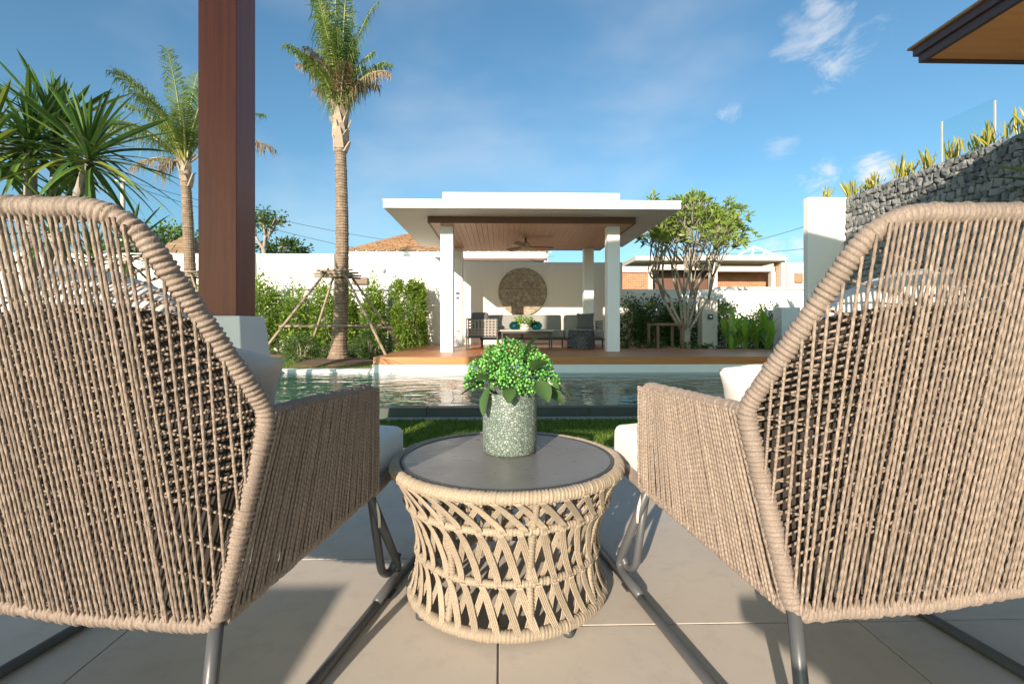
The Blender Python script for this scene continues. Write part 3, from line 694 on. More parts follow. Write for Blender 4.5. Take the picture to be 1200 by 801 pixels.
# ---------------------------------------------------------------- the house behind and beside the patio
ez = 3.3; ec = P(1076, 72, 1); ek = (ez-CH)/(ec.z-CH); EX, EY = ec.x*ek, ek
house = thing('house', 'house with timber lined eave and purple brown fascia above the stone wall', 'house', (6, -4, 0))
prf = [(-4.9, 3.27), (0, 3.27), (0, 4.6), (6.6, 4.6), (3.0, 5.56), (-1.7, 6.7), (-4.9, 6.45)]
obj('upper_storey', MB().prism(prf, -6.2, -2.0), 'white_render', house)
for xx, yy in ((5.6, -2.6), (-4.85, -6.1), (5.6, -6.1)): obj('column', bx((xx, yy, -.01), (xx+.3, yy+.3, 4.61 if xx > 0 else 3.28)), 'white_render', house)
def planter(pts, h, label):  # unseen low block, added only to cast shade on the patio
    cx = sum(p[0] for p in pts)/len(pts); cy = sum(p[1] for p in pts)/len(pts); t = thing('shade_block', label, 'planter', (cx, cy, 0)); n = len(pts)
    v = [(x, y, 0) for x, y in pts]+[(x, y, h) for x, y in pts]
    obj('wall', MB().add(v, [tuple(range(n-1, -1, -1)), tuple(range(n, 2*n))]+[(i, (i+1) % n, (i+1) % n+n, i+n) for i in range(n)]), 'white_render', t, bevel=.01)
planter([(-4.2, -1.3), (-1.42, -1.3), (-1.42, -.9), (-4.2, -.9)], .78, 'unseen low white block added behind the chair by the post to shade the floor')
shade_tb = thing('shade_slab', 'unseen pale slab on legs added behind the other chair to shade the floor', 'table', (.4, -1.15, 0))  # unseen slab, added and slanted for the shadow it throws on the floor
dpl = [(-.20, -.75), (.20, -1.8), (1.8, -1.8), (1.8, -.75)]
obj('table_top', MB().add([(x, y, .66) for x, y in dpl]+[(x, y, .70) for x, y in dpl], [(3, 2, 1, 0), (4, 5, 6, 7)]+[(i, (i+1) % 4, (i+1) % 4+4, i+4) for i in range(4)]), 'white_paint', shade_tb, bevel=.004)
for x, y in ((-.08, -.9), (.3, -1.7), (1.6, -1.7), (1.6, -.9)): obj('leg', bx((x, y, 0), (x+.03, y+.03, .661)), 'dark_metal', shade_tb)
er = MB().box((EX+.05, -1.8, ez+.03), (12, EY-.03, ez+.16)); obj('eave_roof', er, 'dark_beam_wood', house)
obj('fascia', MB().box((EX, -1.8, ez-.02), (EX+.045, EY, ez+.055)).box((EX-.03, -1.8, ez+.056), (EX+.044, EY+.03, ez+.13)).box((EX+.046, EY-.045, ez-.02), (12, EY, ez+.055)).box((EX+.045, EY-.04, ez+.0562), (12, EY+.03, ez+.1298)), 'purple_fascia', house, bevel=.004)
obj('roof_edge', bx((EX-.06, -1.8, ez+.131), (12, EY+.06, ez+.15)), 'copper_edge', house)
yy = EY-.047
while yy > -1.5:
    obj('soffit_board', bx((EX+.047, yy-.118, ez), (10, yy, ez+.028)), 'soffit_wood', house, bevel=.002, seg=1); yy -= .12

# ---------------------------------------------------------------- stone wall with planter
WXp = 6.2
d0 = ray(988, 228); SYE = WXp*d0.y/d0.x; SZ = CH+d0.z*WXp/d0.x
sw = thing('stone_wall', 'dark rubble stone retaining wall topped with yellow green plants', 'wall', (WXp, 4, -.1))
obj('core', bx((WXp+.06, -1.5, -.16), (WXp+.75, SYE, SZ-.06)), 'stone_joint', sw)
pe = P(947, 228, SYE)
obj('end_pier', bx((pe.x, SYE+.003, -.16), (WXp+.75, SYE+.14, P(960, 231, SYE).z)), 'white_render', sw, bevel=.01)
smes = []
def stone_mesh(k):
    bm = bmesh.new(); bmesh.ops.create_icosphere(bm, subdivisions=2, radius=1)
    for v in bm.verts:
        n_ = v.co.normalized(); f_ = 1+.32*noise.noise(n_*1.5+Vector((k*7.1, 0, 0)))+.12*noise.noise(n_*4+Vector((k*3.3, 5, 0)))
        c_ = Vector([math.copysign(abs(x)**.42, x) for x in n_]); v.co = c_*f_*.72
    me = bpy.data.meshes.new('stone'); bm.to_mesh(me); bm.free(); me.materials.append(MATS['wall_stone']); return me
for k in range(7): smes.append(stone_mesh(k))
stones = []; z = SZ-.06; row = 0
while z > -.1:
    y = SYE-.02; hrow = random.uniform(.075, .125)
    while y > 1.5:
        wd = random.choice((random.uniform(.06, .10), random.uniform(.09, .19))); stones.append((y-wd/2, z-hrow/2+random.uniform(-.015, .015), wd, hrow)); y -= wd*.96
    z -= hrow*.93
def vis(s):
    return (s[1]-CH)*F/s[0]
vl = sorted([s for s in stones if s[0] > 4.9], key=lambda s: -s[1]); near = vl[:285]; rest = [s for s in stones if s not in set(near)]
for s in near:
    shared('stone', random.choice(smes), sw, (WXp+.075-WXp, s[0]-4, s[1]+.1), rot=(random.uniform(-.55, .55)+random.choice((0, math.pi)), random.uniform(-.2, .2), random.uniform(-.25, .25)), scale=(random.uniform(.055, .085), s[2]*.60, s[3]*random.uniform(.60, .76)))
rb = MB()
for s in rest:
    vv = []; cs = [(-.5, -.4), (-.3, -.5), (.3, -.5), (.5, -.35), (.5, .35), (.25, .5), (-.3, .5), (-.5, .4)]
    for a, b in cs: vv.append((WXp+.055, s[0]+a*s[2]*1.0, s[1]+b*s[3]*1.0))
    for a, b in cs: vv.append((WXp+random.uniform(-.02, .02), s[0]+a*s[2]*.8, s[1]+b*s[3]*.8))
    rb.add(vv, [(8, 9, 10, 11, 12, 13, 14, 15)]+[(i, (i+1) % 8, (i+1) % 8+8, i+8) for i in range(8)])
o = obj('stones', rb, 'wall_stone', sw); o['kind'] = 'stuff'
# blades on top of the wall
def blade_mesh(name, L, W, n=5, fold=.12, droop=0., mat='leaf_yellow'):
    v = []; f = []
    for i in range(n+1):
        t = i/n; w_ = W*(.55+.9*t)*(1-t)**.5*1.1 if i < n else 0; zz = -droop*L*t*t
        v += [(-w_/2, L*t, zz+fold*w_), (0, L*t, zz), (w_/2, L*t, zz+fold*w_)]
    for i in range(n):
        a = i*3; f += [(a, a+1, a+4, a+3), (a+1, a+2, a+5, a+4)]
    me = bpy.data.meshes.new(name); me.from_pydata(v, [], f); me.materials.append(MATS[mat]); return me
sm_ = [blade_mesh('leaf', 1, .14, 5, .2, d, 'leaf_yellow') for d in (0, .1, .22)]
def aim(d, roll=0):
    q = Vector(d).to_track_quat('Y', 'Z')
    from mathutils import Quaternion
    return q @ Quaternion((0, 1, 0), roll)
wp = [1158, 1134, 1115, 1096, 1070, 1050, 1034, 1018, 1003, 990, 968, 1178, 1194]
names = ['beside the glass panel', 'below the glass panel', 'near the tall glass edge']
for i, px in enumerate(wp):
    d = ray(px, 300); Yp = (WXp+.18)*d.y/d.x
    xx = WXp+.18
    if px == 968: Yp = SYE+.2; xx = P(968, 0, Yp).x
    if px == 990: Yp = SYE+.12
    pz0 = SZ-.02 if px > 988 else P(960, 231, SYE).z-.01
    xx += random.uniform(-.06, .08); Yp += random.uniform(-.16, .16) if 990 < px else 0; ps = random.uniform(.8, 1.3)
    t = thing('wall_plant', 'clump of yellow green sword leaves growing on top of the stone wall', 'plant', (xx, Yp, pz0), 'sword leaf plants along the wall top')
    for k in range(random.randint(11, 22)):
        a = random.uniform(0, 6.28); lean = random.uniform(.05, .6); L = random.uniform(.14, .34)*ps
        dv = (math.cos(a)*lean, math.sin(a)*lean, 1)
        shared('leaf', random.choice(sm_), t, (random.uniform(-.06, .06), random.uniform(-.1, .1), 0), q=aim(dv, random.uniform(0, 6.28)), scale=(L*.9, L, L))
# glass balustrade
g0, g1 = ray(1104, 300), ray(1165, 300); gx = WXp+.5
gy0, gy1 = gx*g0.y/g0.x, gx*g1.y/g1.x
gl = thing('glass_balustrade', 'clear greenish glass balustrade panel above the stone wall', 'balustrade', (gx, (gy0+gy1)/2, SZ-.06))
obj('glass_pane', bx((gx, gy1+.01, SZ-.06), (gx+.012, gy0, P(1104, 143, gy0).z)), 'balustrade_glass', gl)
obj('edge_post', bx((gx-.004, gy1-.012, SZ-.06), (gx+.016, gy1+.006, P(1165, 118, gy1).z)), 'concrete', gl)
obj('edge_post', bx((gx-.004, gy0+.002, SZ-.06), (gx+.016, gy0+.02, P(1104, 143, gy0).z+.01)), 'concrete', gl)

# ================================================================ rope lounge chairs
def rope_unit(name, length, r, pitch, n=8, per=7):
    rings = max(8, int(length/pitch*per)); v = []; f = []; tw = 2*math.pi*length/pitch
    for i in range(rings+1):
        t = i/rings; ph = tw*t; ox, oy = .12*noise.noise(Vector((t*length*14, 3.1, length))), .12*noise.noise(Vector((t*length*14, 9.1, length)))
        for k in range(n):
            a = 2*math.pi*k/n; rr = r*(.78+.30*abs(math.cos(a-ph/2)))
            v.append((rr*math.cos(a)+ox*r, rr*math.sin(a)+oy*r, t))
    for i in range(rings):
        for k in range(n): f.append((i*n+k, i*n+(k+1) % n, (i+1)*n+(k+1) % n, (i+1)*n+k))
    me = bpy.data.meshes.new(name); me.from_pydata(v, [], f); me.polygons.foreach_set('use_smooth', [True]*len(f)); me.materials.append(MATS['rope_twist']); return me
ROPES = [(L, rope_unit('rope', L, 1.0, .021*2)) for L in (.12, .2, .3, .42, .55, .7)]
def rope(name, a, b, r, parent):
    a, b = Vector(a), Vector(b); d = b-a; L = d.length; me = min(ROPES, key=lambda q: abs(q[0]-L))[1]
    q = d.to_track_quat('Z', 'X')
    from mathutils import Quaternion
    q = q @ Quaternion((0, 0, 1), random.uniform(0, 6.28))
    return shared(name, me, parent, a, q=q, scale=(r, r, L))
def wrap_tube(mb, path, rad, pitch=.0105, n=12, closed=False, amp=.0035, per=5):
    pts = resample(path, pitch/per, closed); fr = frames(pts, closed); m = len(pts); v = []; f = []
    jit = [random.uniform(.5, 1.35) for _ in range(m)]; sh = [random.uniform(-.12, .12) for _ in range(m)]
    for i, (p, (T, A, B)) in enumerate(zip(pts, fr)):
        s = i/per
        for k in range(n):
            t = 2*math.pi*k/n; c = s+k/n*.9; ci = int(c); x = c-ci+sh[ci % m]*.5
            rr = rad+amp*jit[ci % m]*(abs(math.sin(math.pi*x))**.7)-amp
            v.append(p+A*(rr*math.cos(t))+B*(rr*math.sin(t)))
    for i in range(m if closed else m-1):
        j = (i+1) % m
        for k in range(n): f.append((i*n+k, i*n+(k+1) % n, j*n+(k+1) % n, j*n+k))
    if not closed: f.append(tuple(range(n-1, -1, -1))); f.append(tuple((m-1)*n+k for k in range(n)))
    mb.add(v, f); return mb
def make_chair(label, loc, rz):
    t = thing('rope_chair', label, 'chair', loc, 'rope lounge chairs', rz)
    A, B, Cc, D, E = Vector((.245, -.435, .935)), Vector((.345, -.252, .605)), Vector((.285, -.305, .25)), Vector((.345, .165, .60)), Vector((.345, .165, .325))
    mir = lambda p: Vector((-p.x, p.y, p.z))
    topm = Vector((0, -.452, .945)); botm = Vector((0, -.312, .243))
    loop = [topm, A+Vector((0, 0, .0)), B, Cc, botm, mir(Cc), mir(B), mir(A)]
    path = smooth_path(loop, [.05, .075, .028, .03, .05, .03, .028, .075], 7, True)
    ob = lambda n, mb, mat, sm=True: obj(n, mb, mat, t, smooth=sm, world=False)
    o = ob('back_frame', wrap_tube(MB(), path, .0178, .0096, 14, True, .0042, 6), 'rope')
    for s in (1, -1):
        m_ = (lambda p: p) if s == 1 else mir
        G = m_(Vector((.325, .40, .33)))
        ap = smooth_path([m_(B+Vector((0, .0, 0))), m_(D), m_(E), m_(Cc+Vector((.004, .01, .005)))], .045, 6)
        ob('arm_frame', wrap_tube(MB(), ap, .0150, .0088, 12, False, .0034), 'rope')
        ob('seat_rail', wrap_tube(MB(), smooth_path([m_(E), G, Vector((0, .43, .33))], .05, 6), .0165, .0100, 10), 'rope')
        # metal legs: floor runner, front hairpin, rear leg
        ob('runner', MB().tube(smooth_path([m_(Vector((.338, -.47, .013))), m_(Vector((.345, -.1, .013))), m_(Vector((.352, .52, .013)))], .02), .0125, 12), 'frame_metal')
        ob('front_leg', MB().tube(smooth_path([m_(Vector((.335, .155, .335))), m_(Vector((.352, .335, .03))), m_(Vector((.35, .18, .022)))], .05, 8), .0125, 12), 'frame_metal')
        ob('front_leg', MB().tube(smooth_path([m_(Vector((.318, .20, .335))), m_(Vector((.33, .255, .06))), m_(Vector((.336, .30, .036))), m_(Vector((.352, .32, .09)))], .035, 8), .0115, 12), 'frame_metal')
        ob('rear_leg', MB().tube(smooth_path([m_(Vector((.283, -.302, .262))), m_(Vector((.300, -.345, .10))), m_(Vector((.336, -.40, .016)))], .05, 6), .0125, 12), 'frame_metal')
        ob('foot_pad', bx(m_(Vector((.352, .26, 0)))-Vector((.011, .02, 0)), m_(Vector((.352, .26, .006)))+Vector((.011, .02, 0))), 'dark_metal', False)
        tie = smooth_path([m_(Vector((.345, .18, .30))), m_(Vector((.352, .19, .26))), m_(Vector((.349, .20, .215)))], .02)
        ob('tie_strap', MB().tube(tie, [.004]*len(tie), 6), 'fabric_cream')
        n = 44
        for lay, (ox, sh) in enumerate(((.014, 0), (-.012, .5))):
            for i in range(n):
                u = (i+.35+sh)/n
                if u > .995: continue
                a = B.lerp(D, u)+Vector((ox, .012, -.0)); b = (Cc.lerp(E, u) if True else 0)+Vector((ox, .012, 0))
                a += Vector((0, random.uniform(-.0022, .0022), 0)); b += Vector((random.uniform(-.002, .002), random.uniform(-.0022, .0022), 0))
                rope('arm_rope', m_(a), m_(b), .0034, t)
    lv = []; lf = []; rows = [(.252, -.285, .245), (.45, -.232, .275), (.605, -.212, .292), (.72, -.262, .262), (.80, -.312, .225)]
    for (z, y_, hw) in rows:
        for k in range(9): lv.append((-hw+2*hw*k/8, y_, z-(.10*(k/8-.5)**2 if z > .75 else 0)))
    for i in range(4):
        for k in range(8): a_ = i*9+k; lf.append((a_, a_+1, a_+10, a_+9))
    lo = ob('gap_shade_sheet', MB().add(lv, lf), 'gap_shade'); sm_d = lo.modifiers.new('thick', 'SOLIDIFY'); sm_d.thickness = .006  # dark sheet added so the gaps between back ropes look shaded
    # outer back ropes
    def bound(x, up):
        ax = abs(x); s = 1 if x >= 0 else -1
        if up:
            p = topm.lerp(A, ax/A.x) if ax <= A.x else A.lerp(B, (ax-A.x)/(B.x-A.x))
        else:
            p = botm.lerp(Cc, ax/Cc.x) if ax <= Cc.x else Cc.lerp(B, (ax-Cc.x)/(B.x-Cc.x))
        return Vector((x, p.y, p.z))
    n = 61
    for i in range(n):
        x = -.325+.65*i/(n-1)+random.uniform(-.0015, .0015); a, b = bound(x, True), bound(x+random.uniform(-.003, .003), False)
        if abs(x) < .285: a = a+Vector((0, -.010, -.004)); b = b+Vector((0, -.013, .004))
        else: a = a+Vector((0, -.014, 0)); b = b+Vector((0, -.014, 0))
        if abs(x) > .22 and abs(x) < .285: a.z -= .010
        rope('rope', a, b, .0027, t)
    # inner ropes crossing from side to side
    def side(u):
        l1, l2 = (B-A).length, (Cc-B).length; q = u*(l1+l2)
        return A.lerp(B, q/l1) if q < l1 else B.lerp(Cc, (q-l1)/l2)
    for fam, n in ((.17, 12), (-.24, 34)):
        for i in range(n):
            u = .06+.86*i/(n-1); w_ = u+fam
            if not .03 < w_ < .97: continue
            rope('cross_rope', side(w_)+Vector((0, .012, 0)), mir(side(u))+Vector((0, .012, 0)), .0026, t)
    return t
ch1 = make_chair('woven taupe rope lounge chair with a blush pillow beside the wooden post', (-.71, 1.2, 0), R(-11))
ch2_loc, ch2_rz = (.76, 1.2, 0), R(9)
ch2 = ch1.copy(); C.objects.link(ch2); ch2.location = ch2_loc; ch2.rotation_euler = (0, 0, ch2_rz)
ch2['label'] = 'woven taupe rope lounge chair with a crumpled cream throw towards the stone wall'
for c in list(ch1.children):
    d = c.copy(); C.objects.link(d); d.parent = ch2
def on_chair(loc, rz, me, name, mat, p, rot, label, cat):
    me.materials.append(MATS[mat]); o = bpy.data.objects.new(name, me); C.objects.link(o)
    M = Matrix.Translation(loc) @ Matrix.Rotation(rz, 4, 'Z') @ Matrix.Translation(p) @ (Matrix.Rotation(rot[2], 4, 'Z') @ Matrix.Rotation(rot[1], 4, 'Y') @ Matrix.Rotation(rot[0], 4, 'X'))
    o.matrix_world = M; return tag(o, label, cat)
for loc, rz, who in (((-.71, 1.2, 0), R(-11), 'chair beside the wooden post'), (ch2_loc, ch2_rz, 'chair towards the stone wall')):
    on_chair(loc, rz, cushion_mesh('seat_cushion', .645, .62, .12, .035, .012, rz), 'seat_cushion', 'fabric_white', (0, .145, .375), (R(1.5), 0, 0), 'thick white seat cushion on the rope '+who, 'cushion')
    on_chair(loc, rz, pillow_mesh('back_cushion', .42, .46, .15, rz+2, 24, .014, .8), 'back_cushion', 'fabric_cream', (math.copysign(.115, rz), -.125, .685), (R(110), math.copysign(R(16), -rz), 0), 'cream back cushion standing in the rope '+who, 'cushion')
on_chair((-.71, 1.2, 0), R(-11), pillow_mesh('pillow', .36, .30, .13, 1), 'pillow', 'fabric_blush', (.045, -.075, .60), (R(112), R(14), R(14)), 'soft blush pillow leaning beside the armrest of the rope chair', 'pillow')
on_chair(ch2_loc, ch2_rz, pillow_mesh('throw', .36, .28, .13, 8, 34, .045), 'throw', 'fabric_cream', (-.085, -.08, .57), (R(112), R(-10), R(-12)), 'crumpled cream throw bunched beside the armrest of the rope chair', 'throw')

# ================================================================ woven side table
TX, TY = P(594.5, 500, 1.42).x, 1.42
tb = thing('side_table', 'round drum side table of pale woven rope with a dark stone top', 'table', (TX, TY, 0))
TP = [(.388, .325), (.36, .328), (.33, .312), (.281, .290), (.237, .275), (.19, .264), (.142, .259), (.09, .264), (.03, .278), (0, .281)]
def trad(z):
    for (z1, r1), (z0, r0) in zip(TP, TP[1:]):
        if z >= z0: return r0+(r1-r0)*(z-z0)/(z1-z0)
    return TP[-1][1]
def circ(r, z, n=90): return [Vector((r*math.cos(t), r*math.sin(t), z)) for t in np.linspace(0, 2*math.pi, n, endpoint=False)]
tob = lambda n, mb, mat, sm=True: obj(n, mb, mat, tb, smooth=sm, world=False)
tob('top_rim', wrap_tube(MB(), circ(.320, .371), .0168, .0092, 12, True, .003), 'rope_pale')
tob('ring', wrap_tube(MB(), circ(trad(.281)-.002, .281), .0105, .009, 10, True, .003), 'rope_pale')
tob('ring', wrap_tube(MB(), circ(trad(.142)-.002, .142), .0105, .009, 10, True, .003), 'rope_pale')
tob('base_ring', wrap_tube(MB(), circ(.274, .028), .0155, .009, 12, True, .003), 'rope_pale')
tob('table_top', MB().lathe([(.0, .352), (.300, .352), (.304, .356), (.304, .379), (.300, .383), (.0, .383)], (0, 0, 0), 96, cap=False), 'table_stone', False)
tob('gap_ring', MB().lathe([(.296, .380), (.296, .3845), (.306, .3845), (.306, .380)], (0, 0, 0), 96, cap=False), 'dark_metal')  # dark ring drawn for the gap between rim and stone top
for k in range(8):
    a = R(11.5+45*k); pts = [Vector((trad(z)*math.cos(a)*.975, trad(z)*math.sin(a)*.975, z)) for z in np.linspace(.03, .365, 12)]
    tob('upright', wrap_tube(MB(), pts, .0105, .0085, 8, False, .0028), 'rope_pale')
for k in range(4):
    a = R(33+90*k); tob('foot', MB().lathe([(.012, 0), (.014, .004), (.014, .018)], (.272*math.cos(a), .272*math.sin(a), 0), 12), 'dark_metal')
def strap_mesh(z0, z1, dang, width, off, strands=4, sag=.006):
    mb = MB(); n = 12
    for s in range(strands):
        so_ = (s-(strands-1)/2)/strands*width; pts = []
        for i in range(n+1):
            t = i/n; z = z0+(z1-z0)*t; r = trad(z)+off-.004+(.010 if off > 0 else -.008)*(1-abs(2*t-1)**3)*-.3+(.006 if off > 0 else -.008)*(abs(2*t-1)**6)
            pinch = 1-.25*abs(2*t-1)**4
            a = dang*(t-.5)+so_*pinch/r; pts.append(Vector((r*math.cos(a), r*math.sin(a), z+random.uniform(-.0004, .0004))))
        mb.tube(pts, [width/strands*.54]*(n+1), 6)
    me = bpy.data.meshes.new('strap'); me.from_pydata(mb.v, [], mb.f); me.polygons.foreach_set('use_smooth', [True]*len(mb.f)); me.materials.append(MATS['rope_pale']); return me
NS = 36
for (z0, z1, da, db) in ((.284, .364, .25, .19), (.146, .279, .16, .14), (.032, .140, .155, .135)):
    mo, mi = [strap_mesh(z0, z1, -da, .0195, .006) for _ in range(2)], [strap_mesh(z0, z1, db, .0165, -.006) for _ in range(2)]
    for k in range(NS):
        shared('strap', random.choice(mo), tb, (0, 0, 0), rot=(0, 0, 2*math.pi*(k+random.uniform(-.07, .07))/NS))
        shared('strap', random.choice(mi), tb, (0, 0, 0), rot=(0, 0, 2*math.pi*(k+.35+random.uniform(-.07, .07))/NS))

# ---------------------------------------------------------------- vase and bouquet
VY = 1.475; vq = P(597.3, 535, VY); VZ = .383
vase = tag(obj('vase', MB().lathe([(.0, .0), (.076, .0), (.0815, .006), (.082, .03), (.0825, .175), (.080, .182), (.075, .182), (.073, .17), (.072, .02), (.0, .015)], (0, 0, 0), 64, cap=False), 'vase_mosaic', smooth=True),
           'cylindrical grey green mosaic vase standing on the dark table top', 'vase')
vase.location = (vq.x, VY, VZ)
bq = thing('bouquet', 'bunch of round bright green berry flower heads in the mosaic vase', 'flowers', (vq.x, VY, VZ+.17))
heads = [((.000, .0, .128), .044), ((-.085, -.01, .070), .040), ((.008, -.062, .066), .047), ((.092, .005, .085), .038), ((-.045, -.045, .100), .036), ((.062, .045, .112), .038), ((-.045, .055, .110), .040), ((.045, -.07, .030), .030), ((.118, -.005, .045), .031), ((-.108, .005, .040), .030), ((-.03, -.075, .05), .028)]
ico = bmesh.new(); bmesh.ops.create_icosphere(ico, subdivisions=1, radius=1); iv = np.array([v.co[:] for v in ico.verts]); ifc = np.array([[v.index for v in f.verts] for f in ico.faces]); ico.free()
for (c, r_) in heads:
    n = int(185*(r_/.05)**2); k = np.arange(n)+.5; ph = np.arccos(1-2*k/n*.80); th = np.pi*(1+5**.5)*k
    u = np.stack([np.cos(th)*np.sin(ph), np.sin(th)*np.sin(ph), np.cos(ph)], 1)
    lump = np.array([1+.30*noise.noise(Vector(x)*3.4+Vector(c)*30) for x in u])[:, None]
    cen = np.array(c)+u*r_*lump*(.93+.1*rng.random((n, 1)))+rng.normal(size=(n, 3))*.0012; br = (.0026+.0030*rng.random((n, 1, 1)))
    V = cen[:, None, :]+iv[None]*br; Fc = (np.arange(n)*len(iv))[:, None, None]+ifc[None]
    h = obj('flower_head', np_mesh('flower_head', V.reshape(-1, 3), Fc.reshape(-1, 3), True), 'berry_green', bq, world=False)
    st = MB()
    for q in range(0, n, 3): st.tube([Vector(c)*.75, Vector(cen[q])], .0011, 4, caps=False)
    o_ = obj('flower_stalk', st, 'stem_green', h, world=False); o_['kind'] = 'stuff'
    obj('stem', MB().tube(smooth_path([(0, 0, -.15), (c[0]*.35, c[1]*.35, -.01), Vector(c)*.85], .03), .0028, 6), 'stem_green', bq, world=False)
def bleaf(p, d, L, W, roll=0., droop=.25):
    v = []; f = []; n = 8
    for i in range(n+1):
        t = i/n; w_ = W*math.sin(math.pi*min(1, t*.94+.03))**.8; z = -droop*L*t*t
        v += [(-w_/2, L*t, z+.16*w_), (-w_/4, L*t, z+.04*w_), (0, L*t, z-.02*w_), (w_/4, L*t, z+.04*w_), (w_/2, L*t, z+.16*w_)]
    for i in range(n):
        for k in range(4): a = i*5+k; f.append((a, a+1, a+6, a+5))
    me = bpy.data.meshes.new('leaf'); me.from_pydata(v, [], f); me.polygons.foreach_set('use_smooth', [True]*len(f)); me.materials.append(MATS['leaf_bouquet'])
    return shared('leaf', me, bq, p, q=aim(d, roll))
for p, d, L, W, rl in (((-.06, -.05, .03), (-.35, -.5, -.75), .085, .04, .3), ((-.075, -.03, .05), (-.8, -.4, .1), .07, .045, .2), ((-.05, -.06, .055), (-.45, -.8, .25), .075, .05, -.3), ((.075, -.06, .05), (.35, -.7, -.4), .08, .055, .2), ((.07, -.05, .08), (.4, -.6, .5), .075, .055, -.2),
                       ((.09, -.03, .03), (.75, -.3, -.35), .085, .05, .4), ((.10, -.01, .03), (.8, -.2, -.1), .085, .05, .0), ((-.08, .01, .03), (-.9, -.1, -.15), .075, .045, .1), ((.05, .0, .13), (.35, -.1, .7), .07, .045, 0), ((.0, -.075, .03), (-.1, -.8, -.3), .06, .04, 0), ((.05, .06, .04), (.4, .6, .1), .08, .05, 0), ((-.06, .05, .04), (-.5, .6, .1), .08, .05, 0), ((.11, -.02, .05), (.5, -.4, -.7), .06, .04, 1.0)):
    bleaf(p, d, L, W, rl)

# ================================================================ palms
def frond_mesh(name, base, az, el, L, curl, leaf, hang, npair, mat, twist=0., seed=0):
    """one feather leaf: a bending rachis with two rows of hanging leaflets"""
    rr = random.Random(seed); mb = MB(); lf = MB(); p = Vector(base); pts = [p.copy()]; e = el; n = 14
    h = Vector((math.cos(az), math.sin(az), 0)); side = Vector((-math.sin(az), math.cos(az), 0)); dirs = []
    for i in range(n):
        d = h*math.cos(e)+Vector((0, 0, math.sin(e))); dirs.append(d); p = p+d*(L/n); pts.append(p.copy()); e -= curl/n*(.4+1.2*i/n)
    mb.tube(pts, [.030*(1-i/(n+.5))+.004 for i in range(n+1)], 6)
    for k in range(npair):
        t = .16+.84*(k+.5)/npair; i = min(n-1, int(t*n)); c = pts[i].lerp(pts[i+1], t*n-i); d = dirs[i]
        up = side.cross(d)*-1 if side.cross(d).z < 0 else side.cross(d)
        ll = leaf*(.35+.65*math.sin(math.pi*min(1, .12+t*.82)))*rr.uniform(.75, 1.15)
        for s in (-1, 1):
            ld = (side*s*math.cos(twist)+up*(.25+s*math.sin(twist))+d*(.55+.5*t)).normalized(); wv = d*.5+up*.1
            w_ = .0105*rr.uniform(.7, 1.3); q0 = c; hg = hang*rr.uniform(.4, 1.6)
            q1 = c+ld*ll*.5+Vector((0, 0, -ll*hg*.18)); q2 = c+ld*ll*(1-.35*min(1, hg))+Vector((0, 0, -ll*hg*.75))
            q1 += Vector((rr.uniform(-1, 1), rr.uniform(-1, 1), rr.uniform(-.5, .5)))*ll*.08; q2 += Vector((rr.uniform(-1, 1), rr.uniform(-1, 1), rr.uniform(-.6, .6)))*ll*.2
            lf.add([q0-d*w_*.6, q0+d*w_*.6, q1+d*w_, q1-d*w_, q2], [(0, 1, 2, 3), (3, 2, 4)])
    return mb, lf
def palm(name, label, base, top, r0, r1, fronds, boot, tex='palm_bark'):
    t = thing(name, label, 'palm', base)
    b, tp = Vector(base), Vector(top); n = 96; pts = []; rad = []
    for i in range(n+1):
        u = i/n; p = b.lerp(tp, u)+Vector((.06*math.sin(u*3.0), .03*math.sin(u*4+1), 0)); pts.append(p)
        rad.append((r0+(r1-r0)*u)*(1+.55*math.exp(-u*22))*(1+random.uniform(.0, .07)*(i % 2)+.03*math.sin(i*2.3)+random.uniform(-.015, .015)))
    obj('trunk', MB().tube(pts, rad, 16), tex, t, smooth=False)
    tp = pts[-1]
    # fibrous boot of old leaf bases
    for k in range(boot):
        a = k*2.4; z = .75*k/boot; rr = r1*(1.15-.35*k/boot); p0 = tp+Vector((rr*math.cos(a)*.9, rr*math.sin(a)*.9, -.25+z)); o_ = Vector((math.cos(a), math.sin(a), 0))
        ln = random.uniform(.18, .42); mb = MB(); s = Vector((-o_.y, o_.x, 0))*.075
        q = [p0, p0+o_*.05+Vector((0, 0, ln*.5)), p0+o_*random.uniform(.05, .16)+Vector((0, 0, ln))]
        vv = []
        for j, x in enumerate(q):
            w_ = (1.2, 1.0, .45)[j]; vv += [x-s*w_, x+s*w_, x+s*w_-o_*.03, x-s*w_-o_*.03]
        mb.add(vv, [(0, 1, 5, 4), (4, 5, 9, 8), (1, 2, 6, 5), (5, 6, 10, 9), (2, 3, 7, 6), (6, 7, 11, 10), (3, 0, 4, 7), (7, 4, 8, 11), (8, 9, 10, 11)])
        obj('leaf_base', mb, 'bark_tan', t)
    obj('heart', MB().lathe([(r1*.95, -.3), (r1*1.15, .05), (r1*.8, .45), (.02, .95)], tp, 12), 'bark_tan', t, smooth=True)
    for k, (az, el, L, curl, leaf, hang, m_) in enumerate(fronds):
        bs = tp+Vector((math.cos(R(az))*r1*.5, math.sin(R(az))*r1*.5, .30+.02*(k % 9)))
        mb, lf = frond_mesh('frond', bs, R(az), R(el), L, R(curl), leaf, hang, int(34+L*27), m_, random.uniform(-.5, .5), k*13+int(L*100))
        fo = obj('frond', mb, 'stem_green' if m_ == 'leaf_palm' else 'bark_tan', t)
        if m_ == 'leaf_palm': fo.data.materials[0] = MATS['rachis']
        lo = obj('leaflets', lf, m_, fo)
        lo.location = (0, 0, 0)
    return t
m_mottle('rachis', (.34, .33, .10), .2, 8, .5)
G_, B2 = 'leaf_palm', 'leaf_palm_brown'
PYm = 10.0
